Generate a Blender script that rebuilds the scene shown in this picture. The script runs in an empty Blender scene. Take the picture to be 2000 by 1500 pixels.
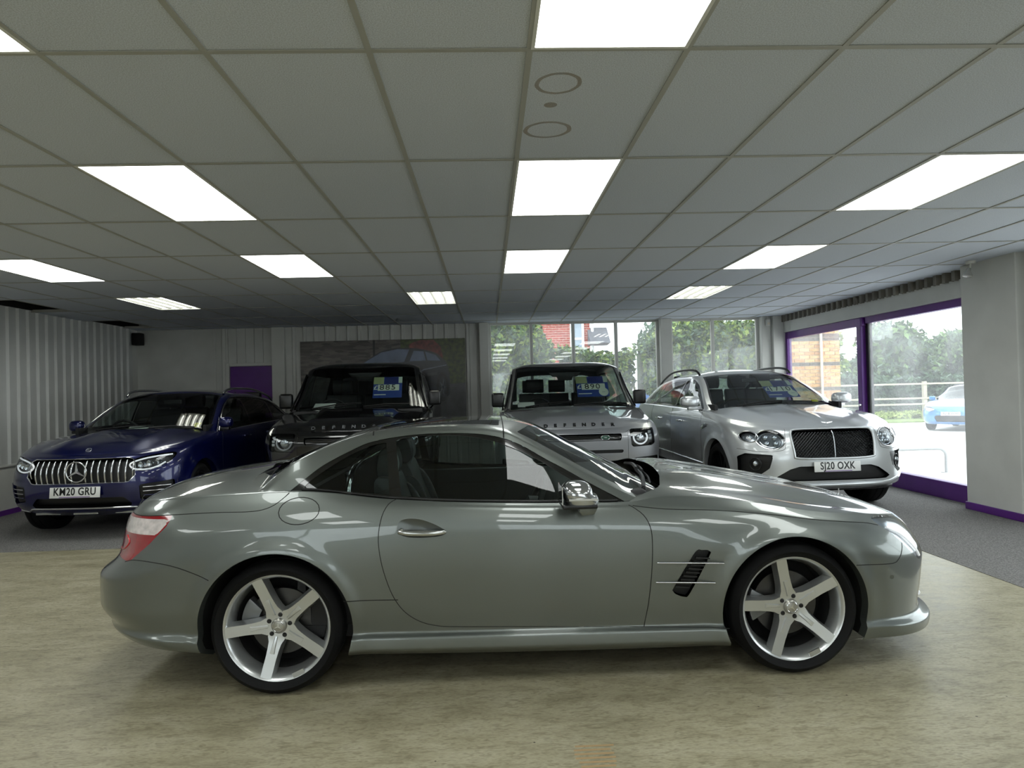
import bpy, bmesh, math, random
import numpy as np
from mathutils import Matrix, Vector
random.seed(7); rng = np.random.default_rng(7)
PI = math.pi
SC = bpy.context.scene
COL = SC.collection

# ------------------------------------------------------------------ camera, world, exposure
HC = 1.463                      # eye height
CEIL = 2.742                    # ceiling height
def _rot(p, y, r):
    cx, sx, cy, sy, cr, sr = math.cos(p), math.sin(p), math.cos(y), math.sin(y), math.cos(r), math.sin(r)
    return (np.array([[cy, -sy, 0], [sy, cy, 0], [0, 0, 1]]) @ np.array([[1, 0, 0], [0, cx, -sx], [0, sx, cx]])
            @ np.array([[cr, 0, sr], [0, 1, 0], [-sr, 0, cr]]))
_M = _rot(0.010376, -0.0355224, 0.0256066)
cam = bpy.data.cameras.new('camera'); cam.sensor_width = 36; cam.lens = 1318.31 / 2000 * 36
cam.clip_start = 0.05; cam.clip_end = 300
cam_o = bpy.data.objects.new('camera', cam); COL.objects.link(cam_o)
r_, f_, u_ = _M[:, 0], _M[:, 1], _M[:, 2]
cam_o.matrix_world = Matrix(((r_[0], u_[0], -f_[0], 0), (r_[1], u_[1], -f_[1], 0), (r_[2], u_[2], -f_[2], HC), (0, 0, 0, 1)))
SC.camera = cam_o
W = bpy.data.worlds.new('overcast_sky'); SC.world = W; W.use_nodes = True
wn = W.node_tree.nodes['Background']; wn.inputs[0].default_value = (0.93, 0.97, 1.0, 1); wn.inputs[1].default_value = 3.2
SC.view_settings.view_transform = 'Standard'; SC.view_settings.look = 'None'
SC.view_settings.gamma = 1; SC.view_settings.use_curve_mapping = False
SC.view_settings.exposure = 0.38
SC.cycles.max_bounces = 7; SC.cycles.transparent_max_bounces = 20; SC.cycles.glossy_bounces = 5
SC.cycles.diffuse_bounces = 4; SC.cycles.use_adaptive_sampling = True; SC.cycles.adaptive_threshold = .06; SC.cycles.adaptive_min_samples = 16; SC.cycles.caustics_reflective = False; SC.cycles.caustics_refractive = False
SC.cycles.sample_clamp_indirect = 6
PANEL = 6.2                     # brightness of the ceiling panels
TUBE = 10.0

# ------------------------------------------------------------------ materials
def S(c):                        # sRGB 0-255 -> linear
    return tuple(((v / 255) / 12.92 if v / 255 <= .04045 else ((v / 255 + .055) / 1.055) ** 2.4) for v in c) + (1,)
MATS = {}
def _new(n):
    m = bpy.data.materials.new(n); m.use_nodes = True; MATS[n] = m
    nt = m.node_tree; return m, nt, nt.nodes['Principled BSDF']
def mat(n, c, rough=.5, metal=0, coat=0, spec=.5, noise=0, nscale=20, stretch=(1, 1, 1), bump=0, bscale=60, emit=0, rvar=0, coatr=.03, detail=4):
    if n in MATS: return MATS[n]
    m, nt, b = _new(n); lk = nt.links.new
    b.inputs['Base Color'].default_value = S(c); b.inputs['Roughness'].default_value = rough; b.inputs['Metallic'].default_value = metal
    b.inputs['Coat Weight'].default_value = coat; b.inputs['Coat Roughness'].default_value = coatr; b.inputs['Specular IOR Level'].default_value = spec
    if emit:
        b.inputs['Emission Color'].default_value = S(c); b.inputs['Emission Strength'].default_value = emit
    if noise or bump or rvar:
        tc = nt.nodes.new('ShaderNodeTexCoord'); mp = nt.nodes.new('ShaderNodeMapping'); mp.inputs['Scale'].default_value = stretch
        lk(tc.outputs['Object'], mp.inputs[0])
    if noise or rvar:
        t = nt.nodes.new('ShaderNodeTexNoise'); t.inputs['Scale'].default_value = nscale; t.inputs['Detail'].default_value = detail; lk(mp.outputs[0], t.inputs['Vector'])
    if noise:
        cr = nt.nodes.new('ShaderNodeValToRGB'); lk(t.outputs[0], cr.inputs[0])
        cr.color_ramp.elements[0].position = .3; cr.color_ramp.elements[1].position = .7
        lo = tuple(max(0, v * (1 - noise)) for v in c); hi = tuple(min(255, v * (1 + noise)) for v in c)
        cr.color_ramp.elements[0].color = S(lo); cr.color_ramp.elements[1].color = S(hi); lk(cr.outputs[0], b.inputs['Base Color'])
    if rvar:
        mr = nt.nodes.new('ShaderNodeMapRange'); mr.inputs[3].default_value = rough - rvar; mr.inputs[4].default_value = rough + rvar
        lk(t.outputs[0], mr.inputs[0]); lk(mr.outputs[0], b.inputs['Roughness'])
    if bump:
        t2 = nt.nodes.new('ShaderNodeTexNoise'); t2.inputs['Scale'].default_value = bscale; t2.inputs['Detail'].default_value = 3
        lk(mp.outputs[0], t2.inputs['Vector']); bp = nt.nodes.new('ShaderNodeBump'); bp.inputs['Strength'].default_value = bump; bp.inputs['Distance'].default_value = .01
        lk(t2.outputs[0], bp.inputs['Height']); lk(bp.outputs[0], b.inputs['Normal'])
    return m
def glass(n, tint, haze=0.0, ior=1.5, rough=0.0, hazescale=3):
    if n in MATS: return MATS[n]
    m, nt, b = _new(n); nt.nodes.remove(b); N = nt.nodes.new; lk = nt.links.new; out = nt.nodes['Material Output']
    tr = N('ShaderNodeBsdfTransparent'); tr.inputs[0].default_value = tuple(tint) + (1,)
    gl = N('ShaderNodeBsdfGlossy'); gl.inputs['Roughness'].default_value = rough; gl.inputs['Color'].default_value = (1, 1, 1, 1)
    ge = N('ShaderNodeNewGeometry'); dt = N('ShaderNodeVectorMath'); dt.operation = 'DOT_PRODUCT'; lk(ge.outputs['Normal'], dt.inputs[0]); lk(ge.outputs['Incoming'], dt.inputs[1])
    def mth(op, a, b_=None):
        q = N('ShaderNodeMath'); q.operation = op
        for i, v in enumerate((a, b_)):
            if v is None: continue
            if isinstance(v, (int, float)): q.inputs[i].default_value = v
            else: lk(v, q.inputs[i])
        return q.outputs[0]
    r0 = ((ior - 1) / (ior + 1)) ** 2; fr = mth('ADD', mth('MULTIPLY', mth('POWER', mth('SUBTRACT', 1.0, mth('ABSOLUTE', dt.outputs['Value'])), 5.0), 1 - r0), r0)
    mx = N('ShaderNodeMixShader'); lk(fr, mx.inputs[0]); lk(tr.outputs[0], mx.inputs[1]); lk(gl.outputs[0], mx.inputs[2]); last = mx
    if haze:
        df = N('ShaderNodeBsdfTranslucent'); df.inputs[0].default_value = (.9, .92, .95, 1); d2 = N('ShaderNodeMixShader')
        tc = N('ShaderNodeTexCoord'); t = N('ShaderNodeTexNoise'); t.inputs['Scale'].default_value = hazescale; t.inputs['Detail'].default_value = 8
        mr = N('ShaderNodeMapRange'); mr.inputs[1].default_value = .3; mr.inputs[2].default_value = .75; mr.inputs[3].default_value = haze * .4; mr.inputs[4].default_value = haze * 1.5
        lk(tc.outputs['Object'], t.inputs['Vector']); lk(t.outputs[0], mr.inputs[0]); lk(mr.outputs[0], d2.inputs[0]); lk(mx.outputs[0], d2.inputs[1]); lk(df.outputs[0], d2.inputs[2]); last = d2
    lk(last.outputs[0], out.inputs[0]); return m
def emis(n, c, s):
    m, nt, b = _new(n); nt.nodes.remove(b); e = nt.nodes.new('ShaderNodeEmission'); e.inputs[0].default_value = S(c); e.inputs[1].default_value = s
    nt.links.new(e.outputs[0], nt.nodes['Material Output'].inputs[0]); return m

# ------------------------------------------------------------------ meshes as (V, T, N) with numpy, and the tools that make them
class Me:
    def __init__(s, V, F, N=None, U=None): s.V = np.asarray(V, float).reshape(-1, 3); s.F = F; s.N = N; s.U = U
def jn(*ms):
    V = []; F = []; N = []; o = 0; hasn = all(m.N is not None for m in ms)
    for m in ms:
        V.append(m.V)
        if isinstance(m.F, np.ndarray): F.append(m.F + o)
        else: F.append([tuple(i + o for i in f) for f in m.F])
        if hasn: N.append(m.N)
        o += len(m.V)
    if all(isinstance(f, np.ndarray) and f.shape[1] == F[0].shape[1] for f in F if isinstance(f, np.ndarray)) and all(isinstance(f, np.ndarray) for f in F): FF = np.concatenate(F)
    else: FF = [tuple(int(i) for i in f) for ff in F for f in ff]
    return Me(np.concatenate(V), FF, np.concatenate(N) if hasn else None)
def flipy(m):
    F = m.F[:, ::-1] if isinstance(m.F, np.ndarray) else [tuple(f[::-1]) for f in m.F]
    s = np.array([1, -1, 1.0]); return Me(m.V * s, F, None if m.N is None else m.N * s, m.U)
def both(m):
    """mirror a half and weld it along the middle"""
    j = jn(m, flipy(m)); V = j.V.copy(); V[np.abs(V[:, 1]) < 2e-4, 1] = 0
    _, first, inv = np.unique(np.round(V, 5), axis=0, return_index=True, return_inverse=True); inv = inv.reshape(-1)
    N = j.N[first].copy(); mid = V[first][:, 1] == 0; N[mid, 1] = 0; N /= np.maximum(np.linalg.norm(N, axis=1), 1e-9)[:, None]
    F = inv[j.F]; F = F[(F[:, 0] != F[:, 1]) & (F[:, 1] != F[:, 2]) & (F[:, 0] != F[:, 2])]
    return Me(V[first], F, N)
def mv(m, d=(0, 0, 0), rz=0, ry=0, rx=0, s=1):
    R = np.array((Matrix.Rotation(rz, 3, 'Z') @ Matrix.Rotation(ry, 3, 'Y') @ Matrix.Rotation(rx, 3, 'X')))
    return Me((m.V * s) @ R.T + np.array(d), m.F, None if m.N is None else m.N @ R.T, m.U)
def off(m, d): return Me(m.V + m.N * d, m.F, m.N, m.U)
def obj(name, m, material, parent=None, smooth=None, loc=None, rz=None, kind=None, label=None, cat=None, group=None):
    me = m if isinstance(m, bpy.types.Mesh) else mesh(name, m, material, smooth)
    if not len(me.polygons): print('EMPTY MESH', name)
    o = bpy.data.objects.new(name, me); COL.objects.link(o)
    if parent is not None: o.parent = parent
    if loc is not None: o.location = loc
    if rz is not None: o.rotation_euler[2] = rz
    return tag(o, label, cat, group, kind)
def mesh(name, m, material, smooth=None):
    me = bpy.data.meshes.new(name)
    F = m.F.tolist() if isinstance(m.F, np.ndarray) else m.F
    me.from_pydata(m.V.tolist(), [], F); me.update()
    me.materials.append(material)
    if m.N is not None and len(me.polygons):
        me.polygons.foreach_set('use_smooth', np.ones(len(me.polygons), bool))
        me.normals_split_custom_set_from_vertices(m.N.tolist())
    elif smooth:
        me.polygons.foreach_set('use_smooth', np.ones(len(me.polygons), bool)); me.set_sharp_from_angle(angle=math.radians(smooth))
    return me
def tag(o, label=None, cat=None, group=None, kind=None):
    if label: o['label'] = label
    if cat: o['category'] = cat
    if group: o['group'] = group
    if kind: o['kind'] = kind
    return o
def thing(name, label, cat, loc=(0, 0, 0), rz=0, group=None, parent=None):
    o = bpy.data.objects.new(name, None); COL.objects.link(o); o.location = loc; o.rotation_euler[2] = rz; o.empty_display_size = .1
    if parent is not None: o.parent = parent
    return tag(o, label, cat, group)
def part(name, parent, loc=(0, 0, 0)):
    o = bpy.data.objects.new(name, None); COL.objects.link(o); o.parent = parent; o.location = loc; o.empty_display_size = .05; return o
def box(x0, x1, y0, y1, z0, z1):
    V = [(x, y, z) for x in (x0, x1) for y in (y0, y1) for z in (z0, z1)]
    return Me(V, [(0, 1, 3, 2), (4, 6, 7, 5), (0, 4, 5, 1), (2, 3, 7, 6), (0, 2, 6, 4), (1, 5, 7, 3)])
def frombm(bm):
    bm.verts.index_update(); V = [v.co[:] for v in bm.verts]; F = [tuple(v.index for v in f.verts) for f in bm.faces]; bm.free(); return Me(V, F)
def rbox(x0, x1, y0, y1, z0, z1, b=.01, seg=2):
    bm = bmesh.new(); bmesh.ops.create_cube(bm, size=1)
    for v in bm.verts: v.co = (x0 + (v.co.x + .5) * (x1 - x0), y0 + (v.co.y + .5) * (y1 - y0), z0 + (v.co.z + .5) * (z1 - z0))
    bmesh.ops.bevel(bm, geom=bm.edges[:], offset=b, segments=seg, profile=.5, affect='EDGES'); return frombm(bm)
def prism(poly, d0, d1, axis='y', bevel=0, seg=2):
    """polygon in the plane across `axis`, drawn out from d0 to d1"""
    mp = {'y': lambda a, b, d: (a, d, b), 'x': lambda a, b, d: (d, a, b), 'z': lambda a, b, d: (a, b, d)}[axis]
    bm = bmesh.new(); lo = [bm.verts.new(mp(a, b, d0)) for a, b in poly]; hi = [bm.verts.new(mp(a, b, d1)) for a, b in poly]; n = len(poly)
    bm.faces.new(lo); bm.faces.new(hi[::-1]); top = []
    for i in range(n): bm.faces.new((lo[i], hi[i], hi[(i + 1) % n], lo[(i + 1) % n]))
    bmesh.ops.recalc_face_normals(bm, faces=bm.faces[:])
    if bevel: bmesh.ops.bevel(bm, geom=bm.edges[:], offset=bevel, segments=seg, profile=.5, affect='EDGES', clamp_overlap=True)
    return frombm(bm)
def lathe(prof, n=48, axis='y', a0=0, a1=2 * PI):
    """profile (r, h) turned about the axis through the origin"""
    P = np.array(prof, float); full = abs(a1 - a0 - 2 * PI) < 1e-6; k = n if full else n + 1
    a = np.linspace(a0, a1, n + 1)[:k]; V = []
    for t in a:
        for r, h in P: V.append((r * math.cos(t), h, r * math.sin(t)) if axis == 'y' else ((h, r * math.cos(t), r * math.sin(t)) if axis == 'x' else (r * math.cos(t), r * math.sin(t), h)))
    q = len(P); F = [(i * q + j, ((i + 1) % k) * q + j, ((i + 1) % k) * q + j + 1, i * q + j + 1) for i in range(n) for j in range(q - 1)]
    return Me(V, F)
def tube(pts, r, seg=8, closed=False):
    P = np.array(pts, float); n = len(P); V = []; T = np.gradient(P, axis=0)
    if closed: T = np.roll(P, -1, 0) - np.roll(P, 1, 0)
    T /= np.linalg.norm(T, axis=1)[:, None] + 1e-12
    rr = np.broadcast_to(np.asarray(r, float), (n,)); up = np.array([0, 0, 1.0])
    if abs(T[0] @ up) > .9: up = np.array([1.0, 0, 0])
    for i in range(n):
        a = np.cross(T[i], up); a /= np.linalg.norm(a) + 1e-12; b = np.cross(a, T[i]); up = b
        for k in range(seg): t = 2 * PI * k / seg; V.append(P[i] + rr[i] * (math.cos(t) * a + math.sin(t) * b))
    m = n if closed else n - 1
    F = [(i * seg + k, ((i + 1) % n) * seg + k, ((i + 1) % n) * seg + (k + 1) % seg, i * seg + (k + 1) % seg) for i in range(m) for k in range(seg)]
    if not closed: F += [tuple(range(seg)), tuple(range((n - 1) * seg, n * seg))[::-1]]
    return Me(V, F)
def text(name, s, size, material, parent, mw, sx=1, bold=0, depth=.001, sp=1, align='CENTER'):
    c = bpy.data.curves.new(name, 'FONT'); c.body = s; c.size = size; c.align_x = align; c.align_y = 'CENTER'; c.extrude = depth; c.offset = bold; c.space_character = sp; c.resolution_u = 3
    c.materials.append(material); o = bpy.data.objects.new(name, c); COL.objects.link(o)
    dg = bpy.context.evaluated_depsgraph_get(); me = bpy.data.meshes.new_from_object(o.evaluated_get(dg)); bpy.data.objects.remove(o); bpy.data.curves.remove(c)
    me.name = name; o = bpy.data.objects.new(name, me); COL.objects.link(o); o.parent = parent; o.matrix_local = mw @ Matrix.Diagonal((sx, 1, 1, 1)); return o
def frame_m(o, ex, ey):          # local matrix: x axis ex, y axis ey at o
    ex = Vector(ex).normalized(); ey = Vector(ey).normalized(); ez = ex.cross(ey); m = Matrix.Identity(4)
    for i in range(3): m[i][0] = ex[i]; m[i][1] = ey[i]; m[i][2] = ez[i]; m[i][3] = o[i]
    return m
def ccopy(o, parent=None):
    c = o.copy(); COL.objects.link(c); c.parent = parent
    for ch in o.children: ccopy(ch, c)
    return c
# ------------------------------------------------------------------ the room
XL, XR, YB, YF = -6.4, 5.6, 12.6, -5.2
COLX = lambda c: .188 + .6 * c
ROWY = lambda k: 2.512 + 1.2 * k
m_white = mat('white_paint', (205, 205, 200), .55, noise=.02, nscale=3, bump=.05, bscale=40)
m_clad = mat('white_cladding', (198, 199, 197), .4, noise=.03, nscale=2)
m_clad2 = mat('grey_cladding', (200, 200, 196), .45, noise=.04, nscale=2)
m_purple = mat('purple_paint', (92, 38, 128), .35, noise=.05, nscale=4)
m_tile = mat('ceiling_tile_board', (206, 212, 222), .92, noise=.09, nscale=210, bump=.12, bscale=210, spec=.15, detail=2)
m_bar = mat('ceiling_bar_metal', (174, 174, 168), .5, spec=.3)
m_black = mat('black_plastic', (14, 14, 15), .45)
m_dark = mat('plenum_dark', (30, 30, 30), .9)
m_pane = glass('window_glass', (.93, .96, .96), haze=.085, hazescale=1.2)
m_carpet = mat('grey_carpet', (124, 122, 120), .95, noise=.22, nscale=90, bump=.6, bscale=220, spec=.1)

# beige vinyl floor
m, nt, b = _new('vinyl_floor'); N = nt.nodes.new; lk = nt.links.new
tc = N('ShaderNodeTexCoord'); mp = N('ShaderNodeMapping'); mp.inputs['Scale'].default_value = (1.0, 2.4, 1); lk(tc.outputs['Object'], mp.inputs[0])
n1 = N('ShaderNodeTexNoise'); n1.inputs['Scale'].default_value = 3.2; n1.inputs['Detail'].default_value = 9; n1.inputs['Distortion'].default_value = .8; n1.inputs['Roughness'].default_value = .62; lk(mp.outputs[0], n1.inputs['Vector'])
cr = N('ShaderNodeValToRGB'); lk(n1.outputs[0], cr.inputs[0]); e = cr.color_ramp.elements
e[0].position = .30; e[0].color = S((144, 137, 112)); e[1].position = .72; e[1].color = S((184, 178, 154)); q = e.new(.5); q.color = S((168, 161, 134))
mp2 = N('ShaderNodeMapping'); mp2.inputs['Scale'].default_value = (2.2, 8, 1); lk(tc.outputs['Object'], mp2.inputs[0])
n2 = N('ShaderNodeTexNoise'); n2.inputs['Scale'].default_value = 7; n2.inputs['Detail'].default_value = 10; n2.inputs['Distortion'].default_value = 1.5; lk(mp2.outputs[0], n2.inputs['Vector'])
c2 = N('ShaderNodeValToRGB'); lk(n2.outputs[0], c2.inputs[0]); c2.color_ramp.elements[0].position = .36; c2.color_ramp.elements[0].color = (.55, .53, .48, 1); c2.color_ramp.elements[1].position = .52; c2.color_ramp.elements[1].color = (1, 1, 1, 1)
mx = N('ShaderNodeMix'); mx.data_type = 'RGBA'; mx.blend_type = 'MULTIPLY'; mx.inputs[0].default_value = .7; n3 = N('ShaderNodeTexNoise'); n3.inputs['Scale'].default_value = 26; n3.inputs['Detail'].default_value = 6; lk(mp2.outputs[0], n3.inputs['Vector']); c3 = N('ShaderNodeValToRGB'); c3.color_ramp.elements[0].position = .35; c3.color_ramp.elements[0].color = (.72, .71, .68, 1); c3.color_ramp.elements[1].position = .62; lk(n3.outputs[0], c3.inputs[0]); m4 = N('ShaderNodeMix'); m4.data_type = 'RGBA'; m4.blend_type = 'MULTIPLY'; m4.inputs[0].default_value = .75; lk(cr.outputs[0], m4.inputs[6]); lk(c3.outputs[0], m4.inputs[7]); lk(m4.outputs[2], mx.inputs[6]); lk(c2.outputs[0], mx.inputs[7])
vo = N('ShaderNodeTexVoronoi'); vo.inputs['Scale'].default_value = 5.5; lk(tc.outputs['Object'], vo.inputs['Vector'])
sp = N('ShaderNodeMath'); sp.operation = 'LESS_THAN'; sp.inputs[1].default_value = .028; lk(vo.outputs['Distance'], sp.inputs[0])
mx3 = N('ShaderNodeMix'); mx3.data_type = 'RGBA'; mx3.inputs[7].default_value = S((70, 62, 50)); lk(sp.outputs[0], mx3.inputs[0]); lk(mx.outputs[2], mx3.inputs[6]); lk(mx3.outputs[2], b.inputs['Base Color'])
mr = N('ShaderNodeMapRange'); mr.inputs[3].default_value = .30; mr.inputs[4].default_value = .50; lk(n1.outputs[0], mr.inputs[0]); lk(mr.outputs[0], b.inputs['Roughness'])
bp = N('ShaderNodeBump'); bp.inputs['Strength'].default_value = .12; bp.inputs['Distance'].default_value = .01; lk(n2.outputs[0], bp.inputs['Height']); lk(bp.outputs[0], b.inputs['Normal'])
m_floor = m
FX, FY = 3.69, 6.84             # edge of the vinyl
obj('floor', box(XL, FX, YF, FY, -.06, 0), m_floor, kind='structure', label='beige streaked vinyl floor in front of the carpet')
obj('floor_carpet', jn(box(XL, XR + .1, FY, YB + .1, -.06, .003), box(FX, XR + .1, YF, FY, -.06, .003)), m_carpet, kind='structure', label='dark grey carpet under the row of parked cars')
# tyre print on the vinyl
m_print = mat('faint_tyre_print', (176, 148, 108), .5)
pr_ = [box(.32 + random.uniform(-.012, .012), .47 + random.uniform(-.012, .012), 2.585 + .03 * i, 2.597 + .03 * i, .0002, .0009) for i in range(7)]
obj('floor_print', jn(*pr_), m_print, kind='structure', label='faint rusty tyre print on the beige floor')

# ceiling: bars, tiles, lights
ceiling = obj('ceiling', box(XL - .3, XR + .4, YF, YB + .3, 3.35, 3.45), m_dark, kind='structure', label='suspended ceiling of speckled grey tiles in a metal grid')
LAMPS = [(c, k) for c in (-4, 0, 4) for k in (-1, 1, 3)] + [(-8, -1), (-8, 1), (-8, 3)] + [(c, k) for c in (-8, -4, 0, 4) for k in (-3, -5)]
TLAMPS = [(-8, 5), (-2, 5), (4, 5)]
HOLES = [(-11, 5), (-11, 7)]
tm = mesh('ceiling_tile', jn(box(.004, .596, .004, 1.196, 0, .016)), m_tile)
bar_l = mesh('ceiling_bar', jn(box(-.012, .012, ROWY(-2), YB, -.003, .001), box(-.002, .002, ROWY(-2), YB, .001, .035)), m_bar)
bar_c = mesh('ceiling_cross_bar', jn(box(XL, XR, -.012, .012, -.0035, .0005), box(XL, XR, -.002, .002, .0005, .035)), m_bar)
for c in range(-10, 10):
    obj('ceiling_bar', bar_l, None, ceiling, loc=(COLX(c), 0, CEIL))
for k in range(-2, 9):
    obj('ceiling_cross_bar', bar_c, None, ceiling, loc=(0, ROWY(k), CEIL))
taken = set(LAMPS) | set(TLAMPS) | set(HOLES)
tl = mesh('ceiling_tile', box(.004, .596, .004, YB - ROWY(8), 0, .016), m_tile)
for c in range(-11, 9):
    for k in range(-2, 9):
        if (c, k) in taken: continue
        obj('ceiling_tile', tl if k == 8 else tm, None, ceiling, loc=(COLX(c), ROWY(k), CEIL + .0015 + random.uniform(0, .0012)))
rear = []
for k in range(-6, -2):
    for c in range(-11, 9):
        if (c, k) not in taken: rear.append(box(COLX(c), COLX(c + 1), ROWY(k), ROWY(k + 1), CEIL, CEIL + .015))
tag(obj('ceiling_tile_field', jn(*rear), m_tile, ceiling), kind='stuff')
# brown water rings on the tile between two lights
m_stain = mat('water_stain', (158, 134, 96), .95, noise=.2, nscale=40); m_stain.node_tree.nodes['Principled BSDF'].inputs['Alpha'].default_value = .42
for cx, cy, rx, ry in ((.325, 2.80, .098, .10), (.323, 3.30, .118, .105)):
    a = np.linspace(0, 2 * PI, 65)[:-1]; k = len(a); w1 = 1 + .02 * np.sin(2 * a + cx * 9) + .008 * np.sin(9 * a)
    V = np.concatenate([np.stack([cx + rx * s * w1 * np.cos(a), cy + ry * s * w1 * np.sin(a), np.full(k, CEIL + .0009)], 1) for s in (.82, 1.0)])
    obj('stain_ring', Me(V, [(i, (i + 1) % k, k + (i + 1) % k, k + i) for i in range(k)]), m_stain, ceiling)
a = np.linspace(0, 2 * PI, 33)[:-1]
obj('stain_spot', Me(np.stack([.312 + .03 * np.cos(a), 3.01 + .028 * np.sin(a), np.full(32, CEIL + .0009)], 1), [tuple(range(32))]), m_stain, ceiling)

m_diff = emis('light_diffuser', (250, 255, 252), PANEL); m_tubee = emis('fluorescent_tube', (252, 255, 245), TUBE)
m_refl = mat('light_reflector', (235, 235, 228), .3, metal=.3)
m_lframe = mat('light_frame', (225, 225, 220), .5)
pos = {-8: 'leftmost row', -4: 'row left of centre', 0: 'centre row', 4: 'row near the window wall', -2: 'centre'}
where = {-5: 'far behind the viewer', -3: 'behind the viewer', -1: 'overhead nearest the viewer', 1: 'second from the viewer', 3: 'third from the viewer', 5: 'by the back wall'}
dm = mesh('diffuser', box(.018, .582, .018, 1.182, -.002, .004), m_diff)
fm = mesh('frame', jn(box(.004, .018, .004, 1.196, -.004, .03), box(.582, .596, .004, 1.196, -.004, .03), box(.018, .582, .004, .018, -.004, .03), box(.018, .582, 1.182, 1.196, -.004, .03)), m_lframe)
for c, k in LAMPS:
    t = thing('ceiling_light', 'glowing white ceiling panel light, %s, %s' % (pos[c], where[k]), 'light', (COLX(c), ROWY(k), CEIL), group='ceiling panel lights')
    obj('diffuser', dm, None, t); obj('frame', fm, None, t)
tb = mesh('fluorescent_tube', lathe([(.0, 0), (.013, 0), (.013, 1.08), (0, 1.08)], 10, 'y'), m_tubee, 40)
rf = mesh('reflector', jn(*[Me([(.02 + .14 * i, .02, .0), (.09 + .14 * i, .02, .06), (.16 + .14 * i, .02, .0), (.02 + .14 * i, 1.18, .0), (.09 + .14 * i, 1.18, .06), (.16 + .14 * i, 1.18, .0)], [(0, 1, 4, 3), (1, 2, 5, 4)]) for i in range(4)]), m_refl)
bx_ = mesh('housing', jn(box(.004, .02, .004, 1.196, -.006, .08), box(.58, .596, .004, 1.196, -.006, .08), box(.02, .58, .004, .02, -.006, .08), box(.02, .58, 1.18, 1.196, -.006, .08), box(.004, .596, .004, 1.196, .08, .085)), m_lframe)
for c, k in TLAMPS:
    t = thing('ceiling_light', {-8: 'open four-tube ceiling light above the blue car, far from the windows', -2: 'open four-tube ceiling light between the two boxy cars', 4: 'open four-tube ceiling light above the silver car by the windows'}[c], 'light', (COLX(c), ROWY(k), CEIL), group='open tube ceiling lights')
    obj('reflector', rf, None, t); obj('housing', bx_, None, t)
    for i in range(4): obj('fluorescent_tube', tb, None, t, loc=(.09 + .14 * i, .06, .022))

def corrugated(x0, x1, z0, z1, per=.2, dep=.03, flat=.62):
    V = []; F = []; xs = []; x = x0
    while x < x1 - 1e-6:
        for fx, d in ((0, 0), (per * flat, 0), (per * (flat + .1), dep), (per * .9, dep)): 
            if x + fx <= x1: xs.append((x + fx, d))
        x += per
    xs.append((x1, 0))
    for a, d in xs: V += [(a, -d, z0), (a, -d, z1)]
    F = [(2 * i, 2 * i + 2, 2 * i + 3, 2 * i + 1) for i in range(len(xs) - 1)]; return Me(V, F)
def boards(x0, x1, z0, z1, per=.22):
    return jn(*[box(x, min(x + per - .006, x1), -.012, 0, z0, z1) for x in np.arange(x0, x1, per)])
# left wall: ribbed white cladding above a flat painted dado
wl = obj('wall_left', box(XL - .2, XL, YF, YB, 0, 3.3), m_white, kind='structure', label='white side wall with ribbed cladding above a flat dado')
cl = corrugated(-(YB - .2), -(YF), .66, CEIL + .02); obj('cladding_sheet', mv(cl, (XL + .004, 0, 0), rz=-PI / 2).__class__(np.stack([XL + .006 - cl.V[:, 1], -cl.V[:, 0], cl.V[:, 2]], 1), cl.F), m_clad, wl)
obj('plenum_shade_sheet', box(XL + .001, XL + .03, 6, YB, CEIL + .025, 3.34), m_dark, wl); obj('dado_cap', box(XL, XL + .05, YF, YB, .635, .66), m_white, wl); obj('wall_base', box(XL, XL + .02, YF, YB, 0, .635), m_white, wl)  # dark sheet added above the ceiling so the open cells look shaded
obj('baseboard_left', box(XL + .02, XL + .035, YF, YB, 0.003, .07), m_purple, kind='structure', label='purple skirting along the ribbed wall')
# back wall
wb = obj('wall_back', jn(box(XL, -4.80, YB, YB + .2, 0, 3.3), box(-4.80, -3.94, YB + .04, YB + .2, 0, 3.3), box(-3.94, .0, YB, YB + .2, 0, 3.3), box(.0, XR + .1, YB, YB + .2, CEIL - .02, 3.3), box(.0, XR, YB, YB + .2, 0, .32)), m_clad2, kind='structure', label='grey clad back wall with door, poster and tall windows')
obj('wall_panel', box(XL, -5.03, YB - .012, YB, 0, CEIL), m_clad2, wl.__class__ and wb)
obj('wall_batten', rbox(-5.03, -4.98, YB - .03, YB, 0, CEIL, .004), m_clad2, wb)
for x in np.arange(-4.98, -4.82, .11): obj('wall_board', box(x, x + .104, YB - .014, YB, 0, CEIL), m_clad2, wb)
for x in np.arange(-4.76, -3.96, .16): obj('wall_board', box(x, x + .154, YB - .014, YB + .05, 2.10, CEIL), m_clad2, wb)
obj('wall_pier', rbox(-3.95, -3.72, YB - .1, YB, 0, CEIL, .008), m_white, wb)
obj('wall_pier', rbox(-4.86, -4.80, YB - .05, YB + .04, 0, CEIL, .006), m_white, wb)
c_ = corrugated(-3.72, -.14, 0, CEIL + .02, .2, .035, .6); obj('cladding_sheet', mv(c_, (0, YB - .004, 0)), m_clad2, wb)
d1 = obj('door_1', rbox(-4.735, -3.95, YB - .005, YB + .035, .01, 2.04, .004), m_purple, kind='structure', label='dark purple door in the back wall behind the blue car')
obj('door_frame', jn(rbox(-4.80, -4.735, YB - .05, YB + .05, 0, 2.10, .006), rbox(-4.735, -3.95, YB - .05, YB + .05, 2.045, 2.10, .006)), m_white, d1)
obj('door_handle', rbox(-4.68, -4.56, YB - .06, YB - .045, 1.0, 1.03, .006), mat('chrome', (215, 216, 218), .12, metal=1), d1)
obj('wall_column', rbox(-.14, .03, YB - .14, YB + .2, 0, CEIL, .008), m_white, wb)
obj('wall_column', rbox(3.24, 3.45, YB - .14, YB + .2, 0, CEIL, .008), m_white, wb)
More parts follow.
